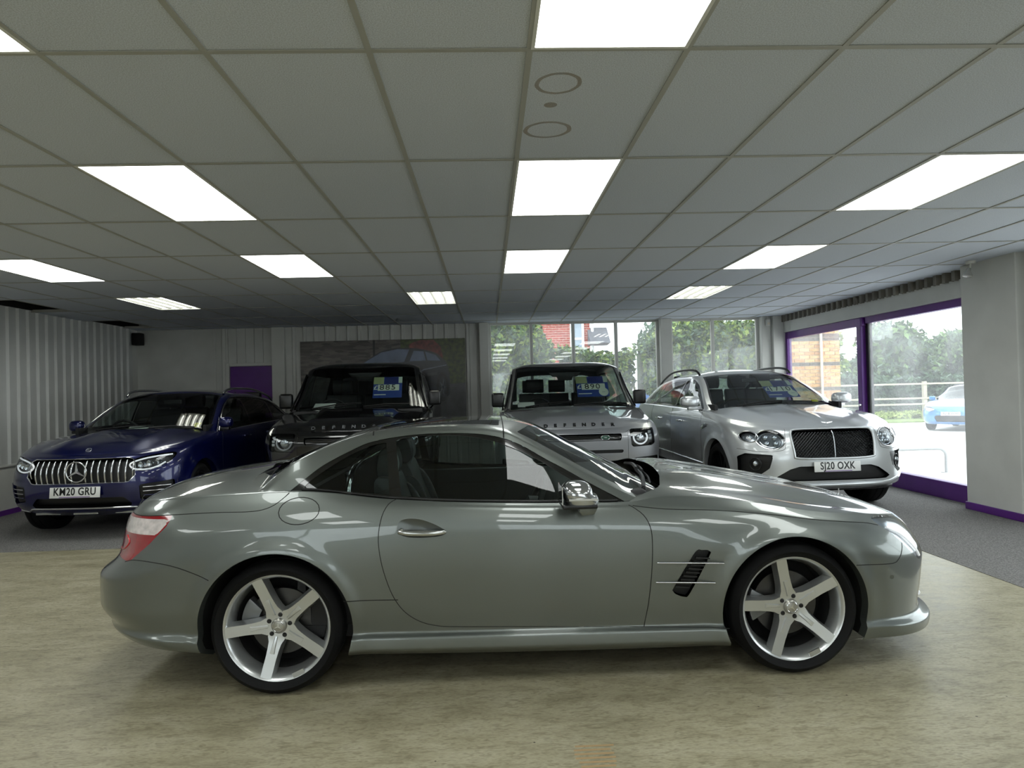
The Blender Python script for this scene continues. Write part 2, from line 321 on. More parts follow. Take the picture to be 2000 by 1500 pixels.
obj('wall_column', rbox(5.15, 5.34, YB - .12, YB + .2, 0, CEIL, .008), m_white, wb)
obj('wall_column', rbox(5.34, 5.62, YB - .2, YB + .2, 0, CEIL, .008), m_white, wb)
def window(n, xs, z0, z1, y, fw=.03, label=''):
    w = obj('window_%d' % n, jn(box(xs[0], xs[-1], y - .04, y + .03, z0 - .05, z0 + .02), box(xs[0], xs[-1], y - .03, y + .03, z1 - .02, z1)), m_white, kind='structure', label=label)
    for x in xs: obj('mullion', rbox(x - fw, x + fw, y - .045, y + .03, z0 - .05, z1, .006), m_white, w)
    for a, b_ in zip(xs[:-1], xs[1:]): obj('pane', box(a + fw, b_ - fw, y - .004, y + .004, z0 + .02, z1 - .02), m_pane, w)
window(1, [.05, .83, 1.62, 2.43, 3.22], .36, 2.72, YB + .05, label='four-pane tall window behind the grey boxy car')
window(2, [3.47, 4.27, 5.13], .36, 2.72, YB + .05, label='two-pane tall window behind the silver car')
# window wall on the right
wr = obj('wall_right', jn(box(XR - .02, XR + .2, 7.5, YB, CEIL - .09, 3.3), box(XR + .02, XR + .25, YF, 6.7, 2.5, 3.3), box(XR, XR + .25, YF, 6.7, 0, .5), box(XR, XR + .25, YF, 1.0, .5, 2.5)), m_white, kind='structure', label='window wall with purple frames and white header')
obj('header_panel', box(XR - .06, XR + .15, 7.46, 12.42, 2.425, 2.635), m_white, wr)
m_stripe = mat('grey_brown_cladding', (120, 116, 108), .6, noise=.1, nscale=5)
cf = corrugated(7.46, 12.4, 2.62, CEIL + .03, .165, .07, .45); obj('cladding_strip', Me(np.stack([XR - .03 + cf.V[:, 1], cf.V[:, 0], cf.V[:, 2]], 1), [f[::-1] for f in cf.F]), m_stripe, wr)
obj('wall_pillar', rbox(XR - .22, XR + .12, 6.66, 7.46, 0, 3.3, .01), m_white, wr)
obj('pillar_plinth', rbox(XR - .235, XR + .1, 6.645, 7.475, .003, .085, .006), m_purple, wr)
obj('wall_column', rbox(XR - .12, XR + .05, 6.4, 6.66, 0, CEIL, .01), m_white, wr)
w3 = obj('window_3', jn(rbox(XR - .03, XR + .05, 9.83, 12.42, 2.30, 2.425, .006)), m_purple, kind='structure', label='purple framed glazed sliding door beside the silver car')
for y0, y1 in ((12.33, 12.42), (9.86, 9.98)): obj('frame_post', rbox(XR - .035, XR + .05, y0, y1, .0, 2.42, .008), m_purple, w3)
obj('frame_sill', rbox(XR - .04, XR + .06, 9.83, 12.42, 0, .2, .008), m_purple, w3)
obj('pane', box(XR + .005, XR + .013, 9.98, 12.33, .2, 2.30), m_pane, w3)
obj('lock_knob', mv(lathe([(0, -.03), (.018, -.03), (.02, -.01), (.012, 0)], 16, 'x'), (XR - .035, 9.9, 1.12)), MATS['chrome'], w3)
w4 = obj('window_4', jn(rbox(XR + .0, XR + .1, 7.46, 9.80, 2.33, 2.43, .006)), m_purple, kind='structure', label='large clear window in purple frame beside the pillar')
obj('frame_post', rbox(XR + .03, XR + .1, 9.78, 9.85, .2, 2.42, .008), m_black, w4)
obj('frame_sill', rbox(XR - .02, XR + .1, 7.4, 9.83, 0, .215, .008), m_purple, w4)
obj('pane', box(XR + .05, XR + .058, 7.46, 9.78, .21, 2.34), m_pane, w4)
w5 = obj('window_5', jn(box(XR + .02, XR + .08, 1.0, 6.4, 2.46, 2.54), box(XR + .0, XR + .1, 1.0, 6.4, .48, .54)), m_white, kind='structure', label='window nearer than the pillar at the edge of view')
for y in (1.0, 2.8, 4.6, 6.36): obj('mullion', rbox(XR + .01, XR + .09, y - .03, y + .04, .5, 2.5, .006), m_white, w5)
for y0, y1 in ((1.04, 2.77), (2.84, 4.57), (4.64, 6.33)): obj('pane', box(XR + .045, XR + .053, y0, y1, .54, 2.46), m_pane, w5)
obj('frame_strip', rbox(XR - .05, XR + .02, 6.36, 6.44, 0.085, 2.55, .006), m_white, w5)
# unseen wall behind the viewer; its shop windows are added for reflections in the bodywork
wf = obj('wall_front', jn(box(XL, -4.6, YF - .2, YF, 0, 3.3), box(-4.6, 3.8, YF - .2, YF, 2.3, 3.3), box(-4.6, 3.8, YF - .2, YF, 0, .7), box(3.8, XR, YF - .2, YF, 0, 3.3), box(-1.4, .2, YF - .2, YF, .7, 2.3)), m_clad2, kind='structure', label='unseen wall behind the viewer with two shop windows added for reflections')
window(6, [-4.6, -3.0, -1.4], .72, 2.3, YF - .1, label='unseen shop window added behind the viewer for reflections, near the ribbed wall')
window(7, [.2, 2.0, 3.8], .72, 2.3, YF - .1, label='unseen shop window added behind the viewer for reflections, near the window wall')
# ------------------------------------------------------------------ body-surface tools
def pch(x, Y):
    """monotone cubic through (x, Y[k]) for arrays Y of any trailing shape"""
    x = np.asarray(x, float); Y = np.asarray(Y, float); n = len(x)
    if n == 1: return lambda q: np.broadcast_to(Y[0], np.shape(q) + Y.shape[1:]).astype(float)
    sh = (-1,) + (1,) * (Y.ndim - 1); h = np.diff(x).reshape(sh); d = np.diff(Y, axis=0) / h
    m = np.zeros_like(Y); m[0] = d[0]; m[-1] = d[-1]
    if n > 2:
        w1 = 2 * h[1:] + h[:-1]; w2 = h[1:] + 2 * h[:-1]; ok = d[:-1] * d[1:] > 0
        with np.errstate(divide='ignore', invalid='ignore'): hm = (w1 + w2) / (w1 / d[:-1] + w2 / d[1:])
        m[1:-1] = np.where(ok, hm, 0)
    def f(q):
        q = np.clip(np.asarray(q, float), x[0], x[-1]); i = np.clip(np.searchsorted(x, q) - 1, 0, n - 2)
        s2 = q.shape + (1,) * (Y.ndim - 1); hh = (x[i + 1] - x[i]).reshape(s2); t = ((q - x[i]).reshape(s2)) / hh
        return (2 * t**3 - 3 * t**2 + 1) * Y[i] + (t**3 - 2 * t**2 + t) * hh * m[i] + (-2 * t**3 + 3 * t**2) * Y[i + 1] + (t**3 - t**2) * hh * m[i + 1]
    return f
def spl(p):
    if isinstance(p, (int, float)): return lambda q: np.full(np.shape(q), float(p))
    P = np.array(sorted(p), float); return pch(P[:, 0], P[:, 1])
def resample(P, n):
    d = np.r_[0, np.cumsum(np.linalg.norm(np.diff(P, axis=0), axis=1))]; t = np.linspace(0, d[-1], n)
    return np.stack([np.interp(t, d, P[:, i]) for i in range(P.shape[1])], 1)
def level(L, nf, ns, nr):
    """one outline round half the car: nose centre -> front corner -> side -> rear corner -> tail centre"""
    xf, lf, ef, xr, lr, er, w, z = L; w, z = spl(w), spl(z); t = np.linspace(0, PI / 2, 500)
    c = np.clip(np.cos(t), 0, 1) ** (2 / ef); s = np.clip(np.sin(t), 0, 1) ** (2 / ef); x = xf - lf + lf * c
    A = resample(np.stack([x, s * w(x)], 1), nf + 1)
    c = np.clip(np.cos(t[::-1]), 0, 1) ** (2 / er); s = np.clip(np.sin(t[::-1]), 0, 1) ** (2 / er); x = xr + lr - lr * c
    B = resample(np.stack([x, s * w(x)], 1), nr + 1)
    xs = np.linspace(xf - lf, xr + lr, ns + 1)[1:-1]; Mi = np.stack([xs, w(xs)], 1)
    P = np.concatenate([A, Mi, B]); return np.concatenate([P, z(P[:, 0])[:, None]], 1)
def gridmesh(G, U=None):
    """(nv, nu, 3) grid -> triangles with smooth normals pointing away from the car's middle"""
    nv, nu = G.shape[:2]; du = np.gradient(G, axis=1); dv = np.gradient(G, axis=0); Nn = np.cross(du, dv)
    ln = np.linalg.norm(Nn, axis=2, keepdims=True); bad = ln[..., 0] < 1e-9; Nn = Nn / np.maximum(ln, 1e-9)
    for _ in range(3):
        if bad.any():
            for sh in ((0, 1), (0, -1), (1, 0), (-1, 0)):
                R = np.roll(Nn, sh[0], sh[0] and 0); R = np.roll(Nn, sh[1] or sh[0], 1 if sh[1] else 0); rb = np.roll(bad, sh[1] or sh[0], 1 if sh[1] else 0); k = bad & ~rb; Nn[k] = R[k]; bad = bad & ~k
    idx = np.arange(nv * nu).reshape(nv, nu); a, b_, c, d = idx[:-1, :-1], idx[:-1, 1:], idx[1:, 1:], idx[1:, :-1]
    T = np.concatenate([np.stack([a, b_, c], -1).reshape(-1, 3), np.stack([a, c, d], -1).reshape(-1, 3)])
    V = G.reshape(-1, 3); Nn = Nn.reshape(-1, 3)
    ctr = np.array([0, 0, .6]); sgn = np.sum(Nn * (V - ctr) * np.array([.2, 1, 1]))
    if sgn < 0: T = T[:, ::-1]; Nn = -Nn
    e1 = V[T[:, 1]] - V[T[:, 0]]; e2 = V[T[:, 2]] - V[T[:, 0]]; T = T[np.linalg.norm(np.cross(e1, e2), axis=1) > 1e-10]
    return Me(V, T, Nn, None if U is None else U.reshape(nv * nu, -1))
def cut(m, phi):
    """split along phi = 0: (inside phi < 0, outside)"""
    f = np.where(np.abs(phi) < 1e-7, 1e-7, phi); T = m.F; s = f[T] < 0; k = s.sum(1); nv = len(m.V); D = np.concatenate([m.V, m.N] + ([m.U] if m.U is not None else []), 1)
    neg, pos = [T[k == 3]], [T[k == 0]]; ea, eb, rec = [], [], []
    for kk in (1, 2):
        q = k == kk; Tk = T[q]
        if not len(Tk): continue
        sk = s[q] if kk == 1 else ~s[q]; j = np.argmax(sk, 1); r = np.arange(len(Tk))
        a, b_, c = Tk[r, j], Tk[r, (j + 1) % 3], Tk[r, (j + 2) % 3]; rec.append((kk, a, b_, c)); ea += [a, a]; eb += [b_, c]
    if ea:
        ea = np.concatenate(ea); eb = np.concatenate(eb); lo, hi = np.minimum(ea, eb), np.maximum(ea, eb)
        key, inv = np.unique(lo * (nv + 1) + hi, return_inverse=True); lo, hi = key // (nv + 1), key % (nv + 1)
        t = (f[lo] / (f[lo] - f[hi]))[:, None]; D = np.concatenate([D, D[lo] * (1 - t) + D[hi] * t]); o = 0
        for kk, a, b_, c in rec:
            n = len(a); ab = nv + inv[o:o + n]; ac = nv + inv[o + n:o + 2 * n]; o += 2 * n
            lone = [np.stack([a, ab, ac], 1)]; rest = [np.stack([ab, b_, c], 1), np.stack([ab, c, ac], 1)]
            (neg if kk == 1 else pos).extend(lone); (pos if kk == 1 else neg).extend(rest)
    def pack(Ts):
        Tn = np.concatenate(Ts); u, inv = np.unique(Tn, return_inverse=True); d = D[u]; Nn = d[:, 3:6]; Nn = Nn / np.maximum(np.linalg.norm(Nn, axis=1), 1e-9)[:, None]
        return Me(d[:, :3], inv.reshape(-1, 3), Nn, d[:, 6:] if m.U is not None else None)
    return pack(neg), pack(pos)
def sdist(P, poly, closed=True):
    """distance of 2-D points to a polyline; signed (negative inside) for closed polygons"""
    A = np.asarray(poly, float); B = np.roll(A, -1, 0)
    if not closed: A, B = A[:-1], B[:-1]
    best = np.full(len(P), 1e9); ins = np.zeros(len(P), bool)
    for a, b_ in zip(A, B):
        ab = b_ - a; t = np.clip(((P - a) @ ab) / max(ab @ ab, 1e-12), 0, 1); best = np.minimum(best, np.linalg.norm(P - a - t[:, None] * ab, axis=1))
        if closed:
            c = (a[1] > P[:, 1]) != (b_[1] > P[:, 1]); xx = a[0] + (P[:, 1] - a[1]) / (ab[1] if abs(ab[1]) > 1e-12 else 1e-12) * ab[0]; ins ^= c & (P[:, 0] < xx)
    return np.where(ins, -best, best) if closed else best
def smooth(poly, k=6, closed=True):
    P = np.array(poly, float); n = len(P); out = []
    for i in range(n if closed else n - 1):
        if closed: p = [P[(i + j - 1) % n] for j in range(4)]
        else: p = [P[max(i - 1, 0)], P[i], P[i + 1], P[min(i + 2, n - 1)]]
        for t in np.arange(k) / k: out.append(.5 * (2 * p[1] + (p[2] - p[0]) * t + (2 * p[0] - 5 * p[1] + 4 * p[2] - p[3]) * t * t + (3 * p[1] - p[0] - 3 * p[2] + p[3]) * t**3))
    if not closed: out.append(P[-1])
    return np.array(out)
XZ, YZ, XY = [0, 2], [1, 2], [0, 1]
def ell(cx, cy, rx, ry, n=40, rot=0):
    a = np.linspace(0, 2 * PI, n + 1)[:-1]; x, y = rx * np.cos(a), ry * np.sin(a); return np.stack([cx + x * math.cos(rot) - y * math.sin(rot), cy + x * math.sin(rot) + y * math.cos(rot)], 1)
class Shell:
    """half-car lower body (sides + deck) from outlines, with a lookup of the surface"""
    def __init__(s, levels, zc, nf=44, ns=190, nr=36, per=8, nd=22, p=2.2, deckfn=None, flare=()):
        G = np.stack([level(L, nf, ns, nr) for L in levels]); K = len(levels); t = np.linspace(0, K - 1, (K - 1) * per + 1)
        S_ = pch(np.arange(K), G)(t)
        for cx, cz, R, amt in flare:                     # a soft lip round the wheel openings
            d = np.hypot(S_[..., 0] - cx, S_[..., 2] - cz); k = np.abs(S_[..., 1]) > .6
            S_[..., 1] += np.where(k & (S_[..., 2] > .1), amt * np.exp(-((d - R) / .045) ** 2 * (d > R)) * (d > R - .1), 0)
        top = S_[-1]; zf = spl(zc); q = 1 - np.linspace(0, 1, nd + 1)[1:]
        Dk = np.stack([np.stack([top[:, 0], top[:, 1] * k, zf(top[:, 0]) + (top[:, 2] - zf(top[:, 0])) * k**p], 1) for k in q])
        if deckfn: Dk = deckfn(Dk, top)
        A = np.concatenate([S_, Dk]); nv = len(S_); rows = np.repeat(np.arange(len(A))[:, None], A.shape[1], 1).astype(float)[..., None]
        m = gridmesh(A, rows); lone = m.U[:, 0] - (nv - 1)
        self_side = m.U[m.F].max(1)[:, 0] <= nv - 1
        def sub(sel):
            T = m.F[sel]; u, inv = np.unique(T, return_inverse=True); return Me(m.V[u], inv.reshape(-1, 3), m.N[u])
        s.side, s.deck = sub(self_side), sub(~self_side); s.full = m
    def near(s, ax, P, cond=None, k=4):
        V = s.full.V; N_ = s.full.N
        if cond is not None: q = cond(V); V = V[q]; N_ = N_[q]
        out = []; nn = []; fr = [i for i in range(3) if i not in ax][0]
        for p in np.atleast_2d(P):
            d = np.linalg.norm(V[:, ax] - p, axis=1); i = np.argpartition(d, k)[:k]; w = 1 / (d[i] + 1e-3) ** 2; w /= w.sum(); v = w @ N_[i]; v /= np.linalg.norm(v)
            nf = np.where(np.abs(N_[i][:, fr]) < .2, np.copysign(.2, N_[i][:, fr]), N_[i][:, fr]); est = V[i][:, fr] - np.sum(N_[i][:, ax] * (p - V[i][:, ax]), axis=1) / nf
            o = np.zeros(3); o[ax] = p; o[fr] = w @ est; out.append(o); nn.append(v)
        return np.array(out), np.array(nn)
    def on_side(s, P): return s.near(XZ, P, lambda V: V[:, 1] > .55)
    def on_front(s, P): return s.near(YZ, P, lambda V: V[:, 0] > 1.3)
    def on_deck(s, P): return s.near(XY, P, lambda V: V[:, 2] > .6)
def greenhouse(belt_y, belt_z, rail_y, rail_z, cz, x0, x1, n=150, pr=2.0, bulge=.012, nside=18, ntop=26):
    """glasshouse from cross-sections; U = (x, s) with s 0 belt, 1 rail, 2 centre"""
    xs = np.linspace(x0, x1, n); by, bz, ry, rz, c = [spl(q)(xs) for q in (belt_y, belt_z, rail_y, rail_z, cz)]
    rz = np.maximum(rz, bz + .002); rows = []; U = []
    for t in np.linspace(0, 1, nside):
        h = rz - bz; rows.append(np.stack([xs, by + (ry - by) * t + bulge * np.sin(PI * t) * np.clip(h / .3, 0, 1), bz + h * t], 1)); U.append(np.stack([xs, np.full(n, t)], 1))
    for t in np.linspace(0, 1, ntop)[1:]:
        k = 1 - t; rows.append(np.stack([xs, ry * k, c + (rz - c) * k**pr], 1)); U.append(np.stack([xs, np.full(n, 1 + t)], 1))
    return gridmesh(np.array(rows), np.array(U))
def seam(m, lines, ax, g=.002, cond=None):
    """cut thin bands along polylines out of m: (rest, band sunk inwards)"""
    d = np.full(len(m.V), 1e9)
    for ln in lines: d = np.minimum(d, sdist(m.V[:, ax], np.asarray(ln), False))
    d = d - g
    if cond is not None: d = np.where(cond(m.V), d, 1)
    return d
def gapline(sh, ln, parent, sides=(1, -1), how='side', r=.0023, sink=.0007, step=.02, name='panel_gap'):
    """a dark shut line lying in the surface along a polyline"""
    P = np.asarray(ln, float); n = max(3, int(np.linalg.norm(np.diff(P, axis=0), axis=1).sum() / step)); P = resample(P, n)
    E, Nn = {'side': sh.on_side, 'front': sh.on_front, 'deck': sh.on_deck}[how](P); E = E - Nn * sink
    for f in sides: obj(name, tube(E * np.array([1, f, 1]), r, 6), m_seam, parent)
def arch_well(sh, cx, cz, R, z0, dep=.42, lip=.05):
    """flange and inner tub of one wheel opening (y > 0)"""
    a0 = math.asin(max(-1, (z0 - cz) / R)); a = np.linspace(a0, PI - a0, 60); P = np.stack([cx + R * np.cos(a), cz + R * np.sin(a)], 1); E, _ = sh.on_side(P)
    def ring(E, y, rr): o = E.copy(); o[:, 0] = cx + (E[:, 0] - cx) * rr; o[:, 2] = cz + (E[:, 2] - cz) * rr; o[:, 1] = y; return o
    n = len(a); r1 = ring(E, E[:, 1] - lip, .985)
    lipm = Me(np.concatenate([E, r1]), [(i, i + 1, n + i + 1, n + i) for i in range(n - 1)])
    r2 = ring(E, E[:, 1] - lip, 1.02); r3 = ring(E, np.full(n, E[:, 1].max() - dep), 1.02); c = np.array([[cx, r3[0, 1], cz - .05]])
    tub = Me(np.concatenate([r2, r3, c]), [(i, i + 1, n + i + 1, n + i) for i in range(n - 1)] + [(n + i, n + i + 1, 2 * n) for i in range(n - 1)])
    return lipm, tub

# ------------------------------------------------------------------ shared car materials
m_tyre = mat('tyre_rubber', (9, 9, 10), .7, spec=.25, bump=.1, bscale=80)
m_chrome = mat('chrome', (215, 216, 218), .12, metal=1)
m_gloss = mat('gloss_black', (6, 6, 7), .12, coat=1)
m_seam = mat('panel_gap', (8, 8, 8), .8)
m_trim = mat('black_trim', (12, 12, 13), .35)
m_well = mat('wheel_well_felt', (10, 10, 10), .95)
m_cglass = glass('car_glass', (.52, .60, .58))
m_wsglass = glass('windscreen_glass', (.62, .68, .66))
m_privacy = glass('privacy_glass', (.13, .14, .14))
m_lens = glass('lamp_lens', (.92, .95, .97))
m_interior = mat('interior_black', (20, 20, 22), .6, noise=.1, nscale=30)
m_leather = mat('grey_black_leather', (44, 47, 49), .42, bump=.05, bscale=150)
m_plate = mat('plate_white', (228, 228, 226), .35)
m_plet = mat('plate_lettering', (16, 16, 18), .4)
m_disc = mat('brake_disc_steel', (78, 77, 75), .4, metal=.9)
m_lampin = mat('lamp_reflector', (190, 195, 200), .15, metal=.9)
m_drl = mat('daytime_light', (240, 243, 246), .25, emit=.25)
m_paper = mat('white_paper', (232, 234, 230), .7)

def tyre_mesh(R, r, w):
    h = w / 2; return lathe([(r, -h * .72), (r + .012, -h * .9), ((R + r) / 2, -h), (R - .03, -h * .93), (R - .008, -h * .78), (R, -h * .6), (R, -h * .32), (R - .006, -h * .30), (R - .006, -h * .24), (R, -h * .22), (R, h * .22), (R - .006, h * .24), (R - .006, h * .3), (R, h * .32), (R, h * .6), (R - .008, h * .78), (R - .03, h * .93), ((R + r) / 2, h), (r + .012, h * .9), (r, h * .72)], 72)
def spoke(secs):
    """one spoke along +x: sections (r, half width top, half width base, h top, h base); outward is -y"""
    V = []; F = []
    for r, a, b_, h, g in secs: V += [(r, -g, -b_), (r, -h, -a), (r, -h, a), (r, -g, b_)]
    for i in range(len(secs) - 1):
        for k in range(3): F.append((4 * i + k, 4 * i + k + 1, 4 * i + 4 + k + 1, 4 * i + 4 + k))
    n = len(V) - 4; F += [(0, 3, 2, 1), (n, n + 1, n + 2, n + 3)]; return Me(V, F)
def roty(m, a):                   # turn in the x-z plane, counter-clockwise seen from -y
    c, s = math.cos(a), math.sin(a); return Me(np.stack([m.V[:, 0] * c - m.V[:, 2] * s, m.V[:, 1], m.V[:, 0] * s + m.V[:, 2] * c], 1), m.F)
# ------------------------------------------------------------------ the silver-grey coupe in front
def coupe():
    car = thing('coupe', 'silver grey two-seat hardtop coupe standing side-on nearest the viewer', 'car', (.2245, 4.27, 0))
    paint = mat('grey_green_paint', (110, 115, 111), .34, metal=.75, coat=1, coatr=.02)
    wz = lambda *a: list(a)
    Ls = [  # xf lf nf | xr lr nr | half width | height
        (2.13, .60, 2.4, -2.20, .60, 2.4, [(-2.3, .80), (-1.6, .85), (0, .875), (1.6, .86), (2.1, .82)], [(-2.3, .215), (-1.66, .20), (-.9, .172), (.92, .147), (1.7, .15), (2.06, .135)]),
        (2.285, .60, 2.45, -2.305, .62, 2.4, [(-2.4, .875), (-1.66, .915), (-.9, .925), (.9, .925), (1.7, .915), (2.2, .88)], [(-2.38, .27), (-1.66, .235), (-.9, .215), (.92, .19), (1.7, .175), (2.2, .155)]),
        (2.29, .60, 2.45, -2.355, .62, 2.4, [(-2.4, .895), (-1.66, .922), (-.9, .922), (.9, .922), (1.7, .92), (2.2, .89)], [(-2.4, .31), (-1.66, .275), (-.9, .262), (.92, .242), (1.7, .225), (2.2, .20)]),
        (2.215, .58, 2.5, -2.375, .60, 2.4, [(-2.4, .875), (-1.66, .90), (-.9, .893), (.9, .893), (1.7, .90), (2.2, .88)], [(-2.4, .35), (-1.66, .315), (-.9, .288), (.92, .268), (1.7, .262), (2.15, .255)]),
        (2.23, .58, 2.5, -2.39, .58, 2.6, [(-2.4, .90), (-1.3, .93), (-.5, .913), (.6, .91), (1.3, .925), (2.2, .89)], [(-2.43, .42), (-1.3, .45), (.5, .42), (1.3, .43), (2.15, .38)]),
        (2.255, .60, 2.5, -2.395, .58, 2.6, [(-2.4, .89), (-1.3, .9385), (-.4, .925), (.5, .922), (1.3, .935), (2.2, .88)], [(-2.43, .535), (-1.9, .60), (-1.3, .66), (0, .62), (1.3, .63), (1.9, .55), (2.17, .52)]),
        (2.245, .64, 2.4, -2.315, .58, 2.4, [(-2.4, .87), (-1.3, .927), (-.5, .92), (.6, .918), (1.3, .91), (2.2, .84)], [(-2.34, .615), (-2.1, .69), (-1.9, .75), (-1.3, .80), (-.6, .785), (.5, .75), (1.3, .715), (1.8, .665), (2.2, .60)]),
        (2.22, .70, 2.4, -2.27, .56, 2.4, [(-2.3, .84), (-1.3, .885), (-.5, .89), (.6, .885), (1.3, .865), (2.2, .80)], [(-2.27, .80), (-2.05, .872), (-1.6, .90), (-1.2, .93), (-.72, .905), (0, .872), (.5, .858), (.9, .832), (1.18, .803), (1.44, .766), (1.7, .735), (1.95, .70), (2.2, .65)]),
        (2.18, .74, 2.4, -2.21, .56, 2.4, [(-2.2, .79), (-1.6, .835), (-1.2, .855), (0, .862), (.5, .85), (.68, .825), (1.5, .79), (2.1, .76)], [(-2.21, .87), (-2.05, .935), (-1.6, .98), (-1.2, .992), (-.72, .937), (-.376, .912), (.114, .892), (.45, .886), (.66, .905), (.94, .884), (1.154, .853), (1.475, .795), (1.75, .765), (2.0, .73), (2.16, .69)]),
    ]
    zc = [(-2.21, .885), (-2.16, .93), (-2.1, .965), (-2.03, .99), (-1.9, 1.015), (-1.77, 1.033), (-1.5, 1.05), (-1.2, 1.05), (.5, .98), (.62, .985), (.893, .975), (1.14, .94), (1.45, .882), (1.765, .82), (1.98, .765), (2.1, .72), (2.18, .69)]
    FW, RW, HZ, AR = 1.2925, -1.2925, .327, .375
    def hoodfn(D, top):
        x, y = D[..., 0], D[..., 1]; k = np.clip((x - .6) / .3, 0, 1) * np.clip((2.05 - x) / .5, 0, 1)
        D[..., 2] += .018 * k * np.exp(-((y - .42) / .12) ** 2) - .012 * k * np.exp(-((y - .63) / .07) ** 2); return D
    sh = Shell(Ls, zc, ns=230, per=9, deckfn=hoodfn, flare=((FW, HZ, AR, .012), (RW, HZ, AR + .005, .014)))
    side, deck = sh.side, sh.deck
    # wheel openings
    for cx, R in ((FW, AR - .005), (RW, AR)):
        _, side = cut(side, np.hypot(side.V[:, 0] - cx, side.V[:, 2] - HZ) - R)
        lp, tb_ = arch_well(sh, cx, HZ, R, .18)
        for f in (flipy, lambda q: q): obj('arch_lip', f(lp), paint, car, 60); obj('wheel_well', f(tb_), m_well, car, 60)
    P = lambda m_: m_.V[:, XZ]
    # lamps
    hl = smooth([(1.775, .742), (1.86, .667), (1.95, .575), (2.035, .52), (2.095, .565), (2.10, .66), (2.04, .705), (1.9, .738)], 4)
    tlp = [(-2.30, .895), (-2.04, .877), (-1.80, .890), (-1.825, .84), (-1.91, .755), (-2.02, .668), (-2.40, .668), (-2.40, .80)]
    hlm, side = cut(side, np.where(side.V[:, 0] > 1, sdist(P(side), hl) + np.clip(.50 - side.V[:, 1], 0, 1), 1))
    _, deck = cut(deck, np.where(deck.V[:, 0] > 1, sdist(P(deck), hl) + np.clip(.50 - deck.V[:, 1], 0, 1) + 1, 1))
    tlm, side = cut(side, np.where(side.V[:, 0] < -1, np.maximum(sdist(P(side), tlp), .35 - side.V[:, 1]), 1))
    # air vent behind the front wheel
    vent = smooth([(.685, .425), (.675, .445), (.79, .632), (.82, .642), (.865, .64), (.868, .62), (.765, .425), (.73, .408)], 4)
    scoop = smooth([(.62, .40), (.70, .55), (.78, .665), (.93, .66), (.95, .62), (.84, .44), (.78, .385), (.68, .37)], 5)
    dsc = sdist(P(side), scoop); k = (dsc < 0) & (side.V[:, 1] > .7); side.V[k, 1] -= .016 * np.clip(-dsc[k] / .045, 0, 1)
    vm, side = cut(side, np.where(side.V[:, 1] > .7, sdist(P(side), vent), 1))
    # door, bumper, sill and lid joints
    door = smooth([(-.70, .935), (-.735, .915), (-.765, .86), (-.782, .763), (-.774, .663), (-.751, .562), (-.714, .461), (-.661, .384), (-.587, .332), (-.50, .307), (-.40, .299), (0, .284), (.40, .268), (.527, .264)], 5, False)
    door2 = smooth([(.527, .264), (.551, .39), (.568, .541), (.575, .693), (.567, .769), (.538, .825), (.49, .862), (.47, .872)], 5, False)
    ln_in = [door, door2, [(-.957, .457), (-.694, .449)], [(.52, .264), (.95, .250)], smooth([(.49, .869), (.654, .848), (.915, .832), (1.177, .803), (1.439, .764), (1.70, .735), (1.79, .715)], 4, False),
             smooth([(1.60, .545), (1.80, .537), (1.845, .552), (1.885, .60), (1.90, .625)], 4, False), smooth([(-2.05, .664), (-1.985, .679), (-1.875, .672), (-1.753, .645), (-1.60, .583)], 4, False),
             smooth([(-2.30, .895), (-2.04, .880), (-1.8, .893), (-1.587, .900), (-1.40, .902), (-1.31, .922), (-1.24, .972), (-1.22, 1.0)], 5, False)]
    for ln in ln_in: gapline(sh, ln, car)
    doorpoly = np.concatenate([door, door2, [(.0, .885), (-.37, .905)]])
    dm_, side = cut(side, np.where(side.V[:, 1] > .6, sdist(P(side), doorpoly), 1))
    sk, side = cut(side, np.where((side.V[:, 1] > .5), np.maximum.reduce([side.V[:, 2] - np.interp(side.V[:, 0], [-.9, .92], [.28, .258]), -.92 - side.V[:, 0], side.V[:, 0] - .95]), 1))
    rb, side = cut(side, np.maximum(side.V[:, 0] + 1.5, side.V[:, 2] - np.interp(side.V[:, 0], [-2.05, -1.985, -1.875, -1.753, -1.60], [.664, .679, .672, .645, .583])))
    fbx = np.interp(side.V[:, 2], [0, .541, .552, .60, .625, .7], [1.6, 1.6, 1.845, 1.885, 1.90, 2.0]); fb, side = cut(side, np.maximum(fbx - side.V[:, 0], side.V[:, 2] - .66))
    gpl = smooth([(-.3, .625), (0, .628), (.36, .615), (.45, .575), (.41, .49), (.33, .445), (0, .435), (-.3, .435)], 4); lpl = [(-.5, .365), (.50, .365), (.60, .33), (.54, .275), (-.5, .275)]
    grl, fb = cut(fb, np.where(fb.V[:, 0] > 1.7, sdist(fb.V[:, YZ], gpl), 1)); lwr, fb = cut(fb, np.where(fb.V[:, 0] > 1.7, sdist(fb.V[:, YZ], lpl), 1))
    obj('grille_back', both(off(grl, -.05)), m_black, car); obj('lower_intake', both(off(lwr, -.05)), m_black, car)
    for z in (.495, .555):
        E_, n_ = sh.on_front(np.stack([np.linspace(0, .41, 12), np.full(12, z)], 1)); E_ -= n_ * .015; obj('grille_blade', tube(np.concatenate([E_[:0:-1] * np.array([1, -1, 1]), E_]), .009, 8), m_chrome, car, 60)
    a_ = np.linspace(0, 2 * PI, 49)[:-1]; Rs = .082; arms = jn(*[roty(spoke([(0, Rs * .10, Rs * .16, .012, 0), (Rs * .92, Rs * .012, Rs * .05, .006, 0)]), PI / 2 + k_ * 2 * PI / 3) for k_ in range(3)], tube(np.stack([Rs * np.cos(a_), np.full(48, -.005), Rs * np.sin(a_)], 1), Rs * .075, 8, True)); E_, n_ = sh.on_front([(0, .53)])
